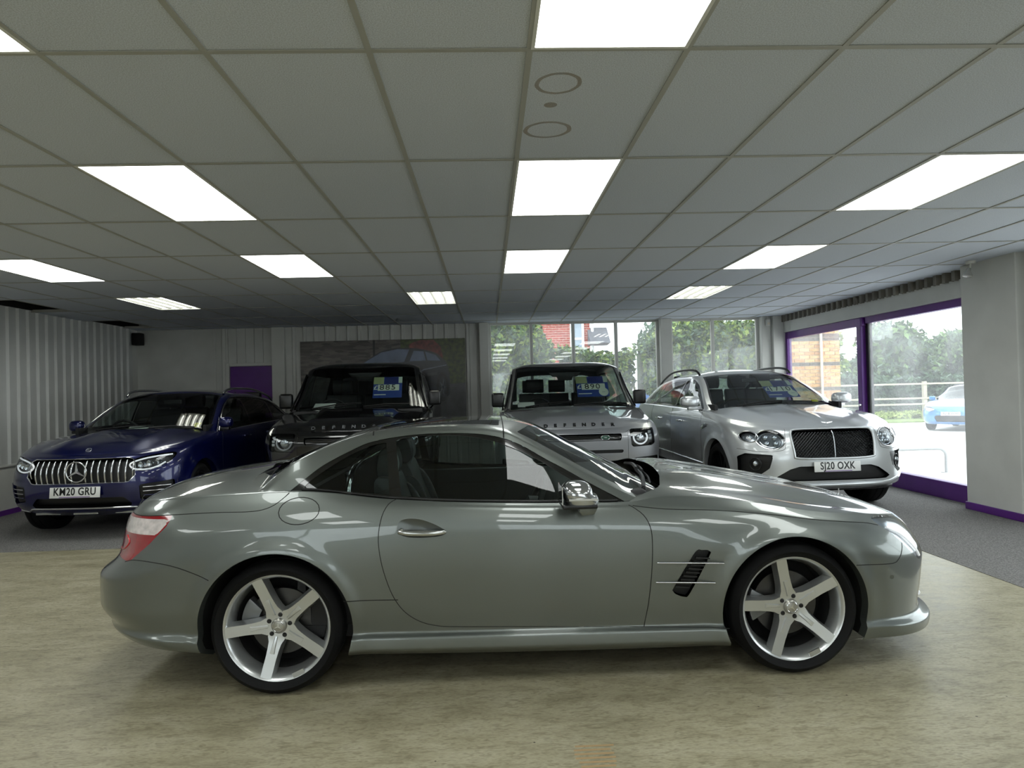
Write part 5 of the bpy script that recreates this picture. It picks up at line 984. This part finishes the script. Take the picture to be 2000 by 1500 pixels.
    obj('cowl', box(.88, 1.06, -.72, .72, 1.0, 1.14), m_trim, car)
    cabin(car, -.1, .82, .48, .80, .78, 1.13)
    obj('interior_mirror', rbox(.20, .23, -.12, .12, 1.50, 1.56, .01), m_black, car)
    return car
silver_suv()
# ------------------------------------------------------------------ outside the windows
GZ = -.12
m_yard = mat('pale_concrete', (205, 203, 198), .9, noise=.06, nscale=1.2)
obj('ground_yard', box(-40, 70, -40, 90, GZ - .3, GZ), m_yard, kind='structure', label='pale concrete yard outside the windows')
m_grass = mat('verge_grass', (104, 122, 62), .95, noise=.25, nscale=6)
obj('ground_verge', box(9, 45, 25.0, 60, GZ - .02, GZ + .05), m_grass, kind='structure', label='green grass verge beyond the yard')
def leaves(P, size, jit=.35):
    """one small folded quad per point, any direction"""
    n = len(P); a = rng.normal(size=(n, 3)); a /= np.linalg.norm(a, axis=1)[:, None]; b_ = np.cross(a, rng.normal(size=(n, 3))); b_ /= np.linalg.norm(b_, axis=1)[:, None]
    s = (size * (1 + jit * rng.uniform(-1, 1, n)))[:, None]; V = np.stack([P - a * s, P + b_ * s * .45, P + a * s, P - b_ * s * .45], 1).reshape(-1, 3)
    return Me(V, np.arange(4 * n).reshape(n, 4))
m_leafs = [mat('leaf_bright', (122, 138, 66), .6, noise=.3, nscale=3), mat('leaf_mid', (84, 108, 58), .6, noise=.3, nscale=3), mat('leaf_dark', (52, 74, 48), .65, noise=.3, nscale=2), mat('leaf_blue_green', (78, 98, 80), .65, noise=.25, nscale=2)]
m_bark = mat('bark', (74, 62, 50), .9, noise=.2, nscale=12)
def hedge(x0, x1, y0, y1, tops, label, mats, n, size=.075):
    t = thing('hedge', label, 'hedge', ((x0 + x1) / 2, (y0 + y1) / 2, GZ)); ox, oy = (x0 + x1) / 2, (y0 + y1) / 2; tz = spl([(a - ox, b_ - GZ) for a, b_ in tops])
    xs = np.linspace(x0 - ox + .08, x1 - ox - .08, 14); V = []; 
    for x in xs:
        h = float(tz(x)) - .15; V += [(x, y0 - oy + .12, 0), (x, y0 - oy + .15, h), (x, y1 - oy - .12, h), (x, y1 - oy - .12, 0)]
    F = [(4 * i + k, 4 * i + 4 + k, 4 * i + 4 + (k + 1) % 4, 4 * i + (k + 1) % 4) for i in range(len(xs) - 1) for k in range(4)] + [(0, 1, 2, 3), tuple(len(V) - 4 + k for k in (3, 2, 1, 0))]
    obj('hedge_core', Me(V, F), m_leafs[2], t)
    for k, mt in enumerate(mats):
        q = n // len(mats); x = rng.uniform(x0 - ox, x1 - ox, q); hh = tz(x); z = rng.uniform(0, 1, q) ** .8 * hh + rng.normal(0, .05, q); y = y0 - oy + np.abs(rng.normal(0, .09, q)); tp = rng.random(q) < .25; z[tp] = hh[tp] + rng.normal(0, .07, tp.sum()); y[tp] = rng.uniform(y0 - oy, y1 - oy, tp.sum())
        tag(obj('foliage', leaves(np.stack([x, y, z], 1), size), mt, t), kind='stuff')
hedge(-1.4, 1.5, 15.0, 16.1, [(-1.4, 3.6), (.9, 3.4), (1.2, 2.75), (1.5, 2.35)], 'tall bright green hedge outside the first panes of the long window', m_leafs[:2] + m_leafs[3:], 9000)
hedge(1.62, 3.32, 15.1, 16.0, [(1.4, 2.32), (2.0, 2.27), (2.9, 2.12), (3.5, 2.3)], 'lower clipped hedge in front of the red brick house', [m_leafs[0], m_leafs[3], m_leafs[1]], 7000)
hedge(3.5, 6.2, 15.0, 16.2, [(3.4, 2.3), (3.9, 2.62), (4.6, 2.85), (6.3, 2.8)], 'grey-green hedge outside the two-pane window behind the silver car', [m_leafs[0], m_leafs[3], m_leafs[1]], 9000)
def tree(x, y, h, r, label, mats, n, size, trunk=.16, base=.35):
    t = thing('tree', label, 'tree', (x, y, GZ), group=None); top = h
    br = [tube(smooth([(0, 0, 0), (.1, 0, h * .25), (.05, .1, h * .55), (0, 0, h * .8)], 4, False), np.linspace(trunk, trunk * .3, 13), 8)]
    for k in range(5): a = k * 1.3; br.append(tube([(.05, 0, h * (.25 + .06 * k)), (r * .4 * math.cos(a), r * .4 * math.sin(a), h * (.45 + .05 * k)), (r * .7 * math.cos(a), r * .7 * math.sin(a), h * (.55 + .06 * k))], [trunk * .5, trunk * .3, trunk * .12], 6))
    obj('trunk', jn(*br), m_bark, t, 60)
    blobs = [(rng.uniform(-.6, .6) * r, rng.uniform(-.6, .6) * r, h * rng.uniform(base + .15, .85), rng.uniform(.35, .6) * r) for _ in range(9)] + [(0, 0, h * .72, r * .75)]
    w = np.array([b_[3] ** 2 for b_ in blobs]); w /= w.sum()
    for mt in mats:
        q = n // len(mats); i = rng.choice(len(blobs), q, p=w); B = np.array(blobs)[i]; d = rng.normal(size=(q, 3)); d /= np.linalg.norm(d, axis=1)[:, None]; d *= (B[:, 3] * rng.uniform(.55, 1.05, q))[:, None]; d[:, 2] *= .8
        tag(obj('foliage', leaves(B[:, :3] + d, size), mt, t), kind='stuff')
tree(5.6, 20.5, 4.2, 1.25, 'dark garden tree beyond the grey-green hedge', [m_leafs[2], m_leafs[3]], 5000, .11)
tree(10.3, 21.0, 4.2, .95, 'leafy tree seen through the glazed door beside the brick pier', [m_leafs[1], m_leafs[0]], 6000, .12)
tree(21.4, 35, 4.7, 2.3, 'large broad tree in the middle of the big window', [m_leafs[3], m_leafs[1], m_leafs[2]], 9000, .2, .25, .1)
tree(18.6, 40, 3.6, 2.0, 'smaller tree beside the dark window post', [m_leafs[1], m_leafs[3]], 6000, .18, .2, .1)
tree(28.3, 40, 4.2, 2.2, 'tree nearest the white pillar in the big window', [m_leafs[1], m_leafs[2]], 6000, .18, .2, .1)
hedge(12.5, 30, 29.6, 30.9, [(12.5, 1.9), (20, 1.5), (30, 1.7)], 'dark hedgerow behind the field fence', [m_leafs[2], m_leafs[3]], 9000, .15)
q = 5000; P_ = np.stack([rng.uniform(10, 26, q), rng.uniform(26.6, 29.2, q), GZ + .12 + rng.uniform(0, .1, q)], 1); Lf = leaves(P_, .13); tag(obj('verge_grass', Lf, mat('grass_blade', (128, 142, 74), .8, noise=.3, nscale=2), kind='stuff', label='long grass on the verge by the fence', cat='grass'))
fe = thing('field_fence', 'wooden post-and-rail fence along the grass verge', 'fence', (0, 26.2, GZ)); m_wood = mat('weathered_wood', (168, 160, 146), .85, noise=.2, nscale=15, stretch=(1, 8, 8))
pm = mesh('fence_post', rbox(-.07, .07, -.07, .07, 0, 1.55, .01), m_wood)
for x in np.arange(12.5, 22, 2.4): obj('fence_post', pm, None, fe, loc=(x, 0, 0))
for z in (1.42, .85, .62): obj('fence_rail', rbox(12.4, 22, -.1, -.06, z, z + .07, .008), m_wood, fe)
# red brick house behind the hedge
m, nt, b = _new('red_brickwork'); N = nt.nodes.new; lk = nt.links.new; tc = N('ShaderNodeTexCoord'); bt = N('ShaderNodeTexBrick'); mp = N('ShaderNodeMapping'); mp.inputs['Rotation'].default_value = (PI / 2, 0, 0); lk(tc.outputs['Object'], mp.inputs[0]); lk(mp.outputs[0], bt.inputs[0]); bt.inputs['Scale'].default_value = 1
for k, v in (('Brick Width', .225), ('Row Height', .075), ('Mortar Size', .008)): bt.inputs[k].default_value = v
bt.inputs['Color1'].default_value = S((164, 66, 52)); bt.inputs['Color2'].default_value = S((140, 52, 44)); bt.inputs['Mortar'].default_value = S((180, 160, 148)); lk(bt.outputs[0], b.inputs['Base Color']); b.inputs['Roughness'].default_value = .9
hs = thing('brick_house', 'red brick house with white window beyond the hedge', 'house', (0, 22, GZ)); m_upvc = mat('white_frame', (232, 234, 236), .4)
obj('house_wall', box(-1.2, 3.38, 0, 6, 0, 4.6), m, hs)
w_ = obj('house_window', jn(rbox(2.72, 2.80, -.05, .02, 2.1, 4.2, .008), rbox(3.10, 3.18, -.05, .02, 2.1, 4.2, .008), rbox(2.8, 3.1, -.05, .02, 4.12, 4.2, .008), rbox(2.8, 3.1, -.05, .02, 3.2, 3.27, .008), rbox(2.70, 3.2, -.09, .02, 2.0, 2.1, .008)), m_upvc, hs); obj('pane', box(2.8, 3.1, -.012, -.004, 2.1, 4.12), mat('far_pane', (128, 144, 160), .08, coat=1), w_)
w_ = obj('house_window', jn(rbox(.30, .38, -.05, .02, 2.1, 3.6, .008), rbox(1.2, 1.28, -.05, .02, 2.1, 3.6, .008), rbox(.38, 1.2, -.05, .02, 3.52, 3.6, .008), rbox(.28, 1.3, -.09, .02, 2.0, 2.1, .008)), m_upvc, hs); obj('pane', box(.38, 1.2, -.012, -.004, 2.1, 3.52), MATS['far_pane'], w_)
obj('drain_pipe', tube([(3.45, -.05, 0), (3.45, -.05, 4.5)], .05, 8), m_upvc, hs, 60); m_roof = mat('slate_roof', (92, 92, 98), .8, noise=.15, nscale=8)
obj('roof', Me([(-1.4, -.35, 4.5), (3.75, -.35, 4.5), (3.75, 3, 6.6), (-1.4, 3, 6.6), (3.75, 6.35, 4.5), (-1.4, 6.35, 4.5)], [(0, 1, 2, 3), (3, 2, 4, 5), (1, 4, 2), (0, 3, 5), (0, 5, 4, 1)]), m_roof, hs); obj('fascia_board', rbox(-1.4, 3.75, -.38, -.34, 4.38, 4.56, .006), m_upvc, hs)
obj('bay_roof', Me([(3.3, -.6, 3.05), (3.95, -.6, 3.05), (3.3, .1, 3.6), (3.95, .1, 3.6), (3.3, .1, 3.0), (3.95, .1, 3.0)], [(0, 1, 3, 2), (0, 4, 5, 1), (0, 2, 4), (1, 5, 3), (2, 3, 5, 4)]), m_roof, hs)
# buff brick pier by the glazed door
bp = thing('brick_pier', 'buff brick pier with dark brick bands outside the glazed door', 'brick pier', (6.36, 14.0, GZ))
obj('mortar_core', box(.012, 1.078, .012, .5, 0, 3.30), mat('mortar', (186, 172, 150), .95), bp)
mb = [mat('buff_brick', (196, 150, 98), .9, noise=.12, nscale=14), mat('buff_brick_warm', (184, 134, 88), .9, noise=.12, nscale=14), mat('buff_brick_pale', (208, 166, 116), .9, noise=.1, nscale=14), mat('dark_brick', (94, 84, 76), .9, noise=.12, nscale=14)]
full = [mesh('brick', box(0, .208, 0, .1, 0, .063), mm) for mm in mb]; half = [mesh('brick', box(0, .098, 0, .1, 0, .063), mm) for mm in mb]; sidem = [mesh('brick', box(0, .1, .11, .318, 0, .063), mm) for mm in mb]
for k in range(44):
    z = .005 + k * .075; dk = any(abs(z + GZ - q) < .055 for q in (2.38, 1.84, 1.30)); x = .0
    pick = lambda: 3 if dk else random.choice((0, 0, 1, 2))
    cells = [(0, 1), (.218, 1), (.436, 1), (.654, 1), (.872, 1)] if k % 2 == 0 else [(0, 0), (.109, 1), (.327, 1), (.545, 1), (.763, 1), (.981, 0)]
    for cx, fl in cells: obj('brick', (full if fl else half)[pick()], None, bp, loc=(cx, random.uniform(-.003, .003), z))
obj('downpipe', tube([(.66, -.05, 0), (.66, -.05, 3.2)], .028, 8), mat('pale_pipe', (214, 206, 190), .6), bp, 60)
# steel hoop, blue drum
hp_ = thing('cycle_hoop', 'galvanised steel hoop rail standing in the yard outside the big window', 'rail', (7.8, 11.3, GZ)); pts = [(0, 0, 0), (0, 0, .22)] + [(-.14 + .14 * math.cos(a), 0, .29 + .12 * math.sin(a)) for a in np.linspace(0, PI / 2, 7)] + [(-1.1, 0, .41)] + [(-1.1 - .14 * math.sin(a), 0, .29 + .12 * math.cos(a)) for a in np.linspace(.2, PI / 2, 6)] + [(-1.24, 0, 0)]
obj('hoop_tube', tube(pts, .024, 10), mat('galvanised_steel', (150, 152, 152), .45, metal=.7), hp_, 60)
for x in (0, -1.24): obj('base_plate', mv(lathe([(0, .012), (.08, .012), (.085, 0)], 20, 'z'), (x, 0, 0)), MATS['galvanised_steel'], hp_)
dr = thing('plastic_drum', 'blue plastic drum standing outside between grey and silver cars', 'drum', (3.13, 13.7, GZ)); m_bp = mat('blue_plastic', (58, 116, 190), .45)
obj('drum_body', lathe([(0, 0), (.15, 0), (.165, .02), (.165, .45), (.18, .47), (.165, .49), (.165, .95), (.18, .97), (.165, .99), (.165, 1.38), (.14, 1.43), (0, 1.43)], 28, 'z'), m_bp, dr, 40); obj('drum_cap', mv(lathe([(0, .03), (.03, .03), (.032, 0)], 14, 'z'), (.07, 0, 1.43)), mat('blue_cap', (40, 88, 160), .5), dr)
# small blue car parked across the yard
def yard_car():
    paint = mat('sky_blue_paint', (64, 128, 190), .3, metal=.4, coat=1)
    k = lambda v: v
    Ls = [(1.95, .5, 2.6, -2.0, .3, 3, .80, .22), (2.05, .55, 2.6, -2.08, .3, 3, .86, .32), (2.08, .58, 2.6, -2.1, .3, 3, .88, .52), (2.06, .62, 2.5, -2.08, .3, 3, .88, .68), (1.98, .66, 2.4, -2.02, .3, 3, .86, [(-2, .90), (.9, .86), (1.98, .77)]), (1.88, .7, 2.4, -1.95, .3, 3, .82, [(-2, .97), (.9, .93), (1.5, .88), (1.88, .80)])]
    zc = [(-2, 1.0), (.9, .99), (1.4, .94), (1.7, .87), (1.88, .805)]
    gh = ([(-2, .80), (1, .81)], [(-2, .97), (.9, .93), (1.1, .92)], [(-2, .66), (0, .60), (.9, .78), (1.1, .79)], [(-1.95, 1.0), (-1.4, 1.27), (-.6, 1.36), (-.1, 1.34), (.4, 1.13), (.9, .95), (1.1, .93)], [(-1.95, 1.03), (-1.4, 1.36), (-.6, 1.44), (-.1, 1.42), (.3, 1.27), (.9, 1.03), (1.1, .96)], -1.9, 1.04)
    win = dict(surround=np.array([(.78, .96), (.35, 1.13), (-.1, 1.29), (-.6, 1.31), (-1.3, 1.23), (-1.7, 1.02), (.78, .9)]), glass=[np.array([(.62, .97), (.3, 1.11), (-.1, 1.265), (-.35, 1.28), (-.37, .99)]), np.array([(-.43, .99), (-.41, 1.28), (-.6, 1.285), (-1.25, 1.21), (-1.5, 1.02)])], head=-.02, headbow=.08, pillar=.05, rear=-1.3)
    wheels = dict(arch=[(1.28, .31, .35), (-1.28, .31, .35)], y=.76, rim=.21, w=.2, n=8, mat=MATS['dark_alloy'])
    lampp = smooth([(.45, .68), (.60, .75), (.80, .76), (.82, .70), (.70, .63), (.52, .62)], 3); grille = [(-.4, .50), (.40, .50), (.46, .44), (.40, .30), (-.4, .30)]
    car, sh, pc, sur = suv('yard_car', 'small blue car parked across the yard, seen through the big window', (15.6, 21.35, -140), paint, Ls, zc, gh, wheels, win, dict(cuts=[('lamp', lampp, 1.0), ('grille', grille, 1.4)], cowl=.98, z0=.22, ux=1.8, lift=GZ, lines=[], nf=30, zw=0))
    for f in (flipy, lambda q: q): h = obj('head_lamp', f(pc['lamp']), m_lens, car); obj('lamp_bowl', f(off(pc['lamp'], -.03)), m_lampin, h)
    obj('grille', both(off(pc['grille'], -.03)), m_black, car); plate(car, 'YL18 WHP', (2.095, 0, .55), (0, 1, 0), (0, 0, 1)); cabin(car, -.2, .70, .35, .60, .55, .92, nrear=2)
    for f in (-1, 1): obj('door_mirror', rbox(.55, .65, min(f * .82, f * .99), max(f * .82, f * .99), .94, 1.06, .03, 3), paint, car, 50)
yard_car()
# ------------------------------------------------------------------ small things in the room
sp_ = thing('wall_speaker', 'small black loudspeaker high on the back wall in the corner', 'speaker', (-6.30, 12.42, 2.46)); obj('speaker_cabinet', rbox(-.075, .075, -.08, .08, 0, .22, .012), mat('speaker_black', (9, 9, 10), .6), sp_, 40); obj('speaker_grille', rbox(-.065, .065, -.088, -.078, .01, .21, .004), m_black, sp_); obj('speaker_bracket', rbox(-.02, .02, .08, .17, .09, .13, .004), m_black, sp_)
lp = thing('spot_lamp', 'silver reflector spot lamp hanging at the top of the white pillar', 'lamp', (5.26, 7.12, CEIL)); obj('lamp_mount', mv(lathe([(0, -.03), (.045, -.03), (.05, 0)], 20, 'z'), (.0, .0, 0)), m_white, lp, 40); obj('lamp_arm', tube([(0, 0, -.02), (-.01, .0, -.07), (-.02, 0, -.09)], .012, 8), m_white, lp, 60)
obj('lamp_bulb', mv(lathe([(.018, .0), (.022, -.03), (.045, -.07), (.048, -.09), (.04, -.097), (0, -.10)], 24, 'z'), (-.02, 0, -.075), ry=.25), mat('lamp_silver', (205, 204, 200), .25, metal=.6), lp, 50)
pi_ = thing('motion_sensor', 'white motion sensor high between the back windows and glazed door', 'sensor', (5.26, 12.45, 2.56)); obj('sensor_body', rbox(-.035, .035, -.05, .02, 0, .12, .012), m_white, pi_, 40); obj('sensor_lens', rbox(-.026, .026, -.058, -.045, .02, .06, .008), mat('milky_lens', (214, 206, 190), .4), pi_, 40); obj('sensor_arm', tube([(.0, .0, .12), (.0, .03, .17)], .008, 6), m_white, pi_)
# poster of a car in front of a stone wall
po = thing('car_poster', 'large dark poster of a car before a stone wall and hedge', 'poster', (-3.44, YB - .05, 1.02)); PW, PH = 3.03, 1.45
m, nt, b = _new('poster_stone'); N = nt.nodes.new; lk = nt.links.new; tc = N('ShaderNodeTexCoord'); mp = N('ShaderNodeMapping'); mp.inputs['Scale'].default_value = (5, 1, 24); lk(tc.outputs['Object'], mp.inputs[0])
vo = N('ShaderNodeTexVoronoi'); vo.inputs['Scale'].default_value = 1.3; lk(mp.outputs[0], vo.inputs['Vector']); cr = N('ShaderNodeValToRGB'); cr.color_ramp.elements[0].color = S((28, 26, 26)); cr.color_ramp.elements[1].color = S((112, 104, 98)); lk(vo.outputs['Color'], cr.inputs[0]); lk(cr.outputs[0], b.inputs['Base Color']); b.inputs['Roughness'].default_value = .35; m_pst = m
m_phedge = mat('poster_hedge', (58, 66, 30), .35, noise=.5, nscale=14); m_pred = mat('poster_red_bush', (110, 58, 52), .35, noise=.35, nscale=12); m_pgrd = mat('poster_ground', (66, 66, 68), .35, noise=.2, nscale=6); m_pcar = mat('poster_car', (30, 33, 42), .3); m_pglass = mat('poster_car_glass', (96, 108, 132), .3, noise=.2, nscale=3); m_pdark = mat('poster_tyre', (14, 14, 16), .35); m_plight = mat('poster_light', (120, 126, 138), .35)
obj('poster_board', box(0, PW, .0, .02, 0, PH), m_pst, po)
fl = lambda nm, poly, mt, d: obj(nm, prism(poly, -.001 * d - .0008, -.001 * d, 'y'), mt, po)
fl('poster_hedge', [(1.84, .55), (1.84, PH), (PW, PH), (PW, .45)], m_phedge, 1); fl('poster_red_bush', [(1.98, .9), (2.0, 1.36), (2.2, 1.43), (2.45, 1.43), (2.58, 1.3), (2.62, 1.1), (2.5, .9)], m_pred, 2); fl('poster_ground', [(0, 0), (0, .5), (1.2, .52), (2.6, .60), (PW, .62), (PW, 0)], m_pgrd, 3); fl('poster_pipe', [(1.33, .9), (1.33, PH), (1.37, PH), (1.37, .9)], m_pdark, 2)
cb = smooth([(.62, .30), (.60, .62), (.72, .80), (1.10, 1.0), (1.45, 1.22), (1.75, 1.285), (2.1, 1.28), (2.45, 1.20), (2.60, 1.08), (2.70, .96), (2.74, .60), (2.70, .38), (2.4, .26), (1.4, .16), (.8, .18)], 4)
fl('poster_car_body', cb, m_pcar, 4); fl('poster_windscreen', [(1.12, 1.01), (1.48, 1.215), (1.78, 1.27), (2.0, 1.26), (1.90, 1.03)], m_pglass, 5); fl('poster_side_window', [(2.0, 1.04), (2.08, 1.235), (2.26, 1.22), (2.30, 1.05)], m_pglass, 5); fl('poster_side_window', [(2.33, 1.05), (2.29, 1.215), (2.48, 1.15), (2.57, 1.04)], m_pglass, 5); fl('poster_crease', [(1.9, .80), (2.68, .95), (2.68, .965), (1.9, .83)], m_plight, 5); fl('poster_plate', [(2.32, .76), (2.50, .78), (2.50, .83), (2.32, .81)], m_pgrd, 5)
fl('poster_tyre', ell(2.60, .55, .115, .27), m_pdark, 6); fl('poster_rim', ell(2.605, .55, .07, .19), m_pcar, 7)
for k in range(5): a = k * 2 * PI / 5; fl('poster_spoke', [(2.605 + .01 * math.cos(a + 1.57), .55 + .02 * math.sin(a + 1.57)), (2.605 + .06 * math.cos(a), .55 + .17 * math.sin(a)), (2.605 - .01 * math.cos(a + 1.57), .55 - .02 * math.sin(a + 1.57))], m_plight, 8)
# price cards, papers and stickers behind the windscreens
m_cblue = mat('card_blue', (34, 62, 140), .5); m_cdark = mat('card_navy', (28, 40, 104), .5); m_cpale = mat('card_pale', (176, 190, 178), .5); m_cstrip = mat('card_strip', (206, 214, 200), .5); m_cyel = mat('card_yellow_green', (150, 160, 118), .5)
def at(pose, lx, ly, lz): t = math.radians(pose[2]); return Vector((pose[0] + math.cos(t) * lx - math.sin(t) * ly, pose[1] + math.sin(t) * lx + math.cos(t) * ly, lz))
def card(price, label, pose, lx, ly, lz, tilt, w, h, badge):
    t = thing('price_card', label, 'price card', group=None); th = math.radians(pose[2]); ex = Vector((-math.sin(th), math.cos(th), 0)); fw = Vector((math.cos(th), math.sin(th), 0)); ey = (Vector((0, 0, 1)) * math.cos(tilt) - fw * math.sin(tilt)); t.matrix_world = frame_m(at(pose, lx, ly, lz), ex, ey)
    obj('card_sheet', box(-w / 2, w / 2, -h / 2, h / 2, -.002, 0), m_cblue, t)
    q = lambda nm, x0, x1, y0, y1, mt, d=.001: obj(nm, box(x0 * w, x1 * w, y0 * h, y1 * h, d - .001, d), mt, t)
    q('card_square', -.5, -.14, .16, .5, m_cyel); q('card_square', -.12, .36, .16, .5, m_cdark); q('card_square', .37, .5, .2, .5, m_cpale)
    st = q('price_strip', -.34, .40, -.16, .13, m_cstrip, .002); text('price_digits', price, .28 * h * 1.25, m_plet, t, Matrix.Translation((.0 * w, -.015 * h, .003)), sx=.95, bold=.0, sp=1.15)
    text('pound_sign', '£', .28 * h, m_cstrip, t, Matrix.Translation((-.42 * w, -.02 * h, .002)), bold=.001); q('card_footer', -.46, -.05, -.37, -.33, m_cstrip, .002)
    if badge:
        a = np.linspace(0, 2 * PI, 33)[:-1]; obj('card_badge', Me(np.stack([.33 * w + .15 * w * np.cos(a), -.28 * h + .2 * h * np.sin(a), np.full(32, .0028)], 1), [tuple(range(32))]), m_cstrip, t); text('badge_text', '——', .04, m_cblue, t, Matrix.Translation((.33 * w, -.28 * h, .0035)), sx=.6)
PB, PG, PS, PL = (-1.79, 10.15, -86.5), (1.15, 10.33, -91.3), (3.7, 9.65, -88.3), (-4.28, 9.5, -91)
card('885', 'blue price card reading 885 in the black car windscreen', PB, .60, .34, 1.56, .80, .40, .42, False)
card('890', 'blue price card reading 890 in the grey car windscreen', PG, .60, .37, 1.50, .80, .46, .42, True)
card('1710', 'blue price card reading 1710 in the silver car windscreen', PS, .50, .29, 1.40, 1.0, .43, .42, True)
def paper(name, label, cat_, pose, lx, ly, lz, w, h, mt, tilt=1.3): t = math.radians(pose[2]); ex = Vector((-math.sin(t), math.cos(t), 0)); fw = Vector((math.cos(t), math.sin(t), 0)); o = obj(name, box(-w / 2, w / 2, -h / 2, h / 2, -.001, .001), mt, label=label, cat=cat_); o.matrix_world = frame_m(at(pose, lx, ly, lz), ex, Vector((0, 0, 1)) * math.cos(tilt) - fw * math.sin(tilt))
paper('paper_sheet', 'white paper sheet lying on the black car dashboard', 'paper', PB, .80, -.50, 1.325, .28, .2, m_paper, 1.25); paper('paper_sheet', 'white paper sheet lying on the grey car dashboard', 'paper', PG, .80, -.60, 1.265, .24, .2, m_paper, 1.25); paper('paper_sheet', 'white folded paper lying on the blue car dashboard', 'paper', PL, .78, -.16, 1.11, .26, .16, m_paper, 1.3)
m_yel = mat('sticker_yellow', (222, 214, 70), .5); paper('windscreen_sticker', 'small yellow sticker inside the blue car windscreen corner', 'sticker', PL, .80, .60, 1.135, .08, .09, m_yel, .95); paper('windscreen_sticker', 'small yellow sticker inside the silver car windscreen corner', 'sticker', PS, .83, .62, 1.225, .08, .07, m_yel, 1.0)
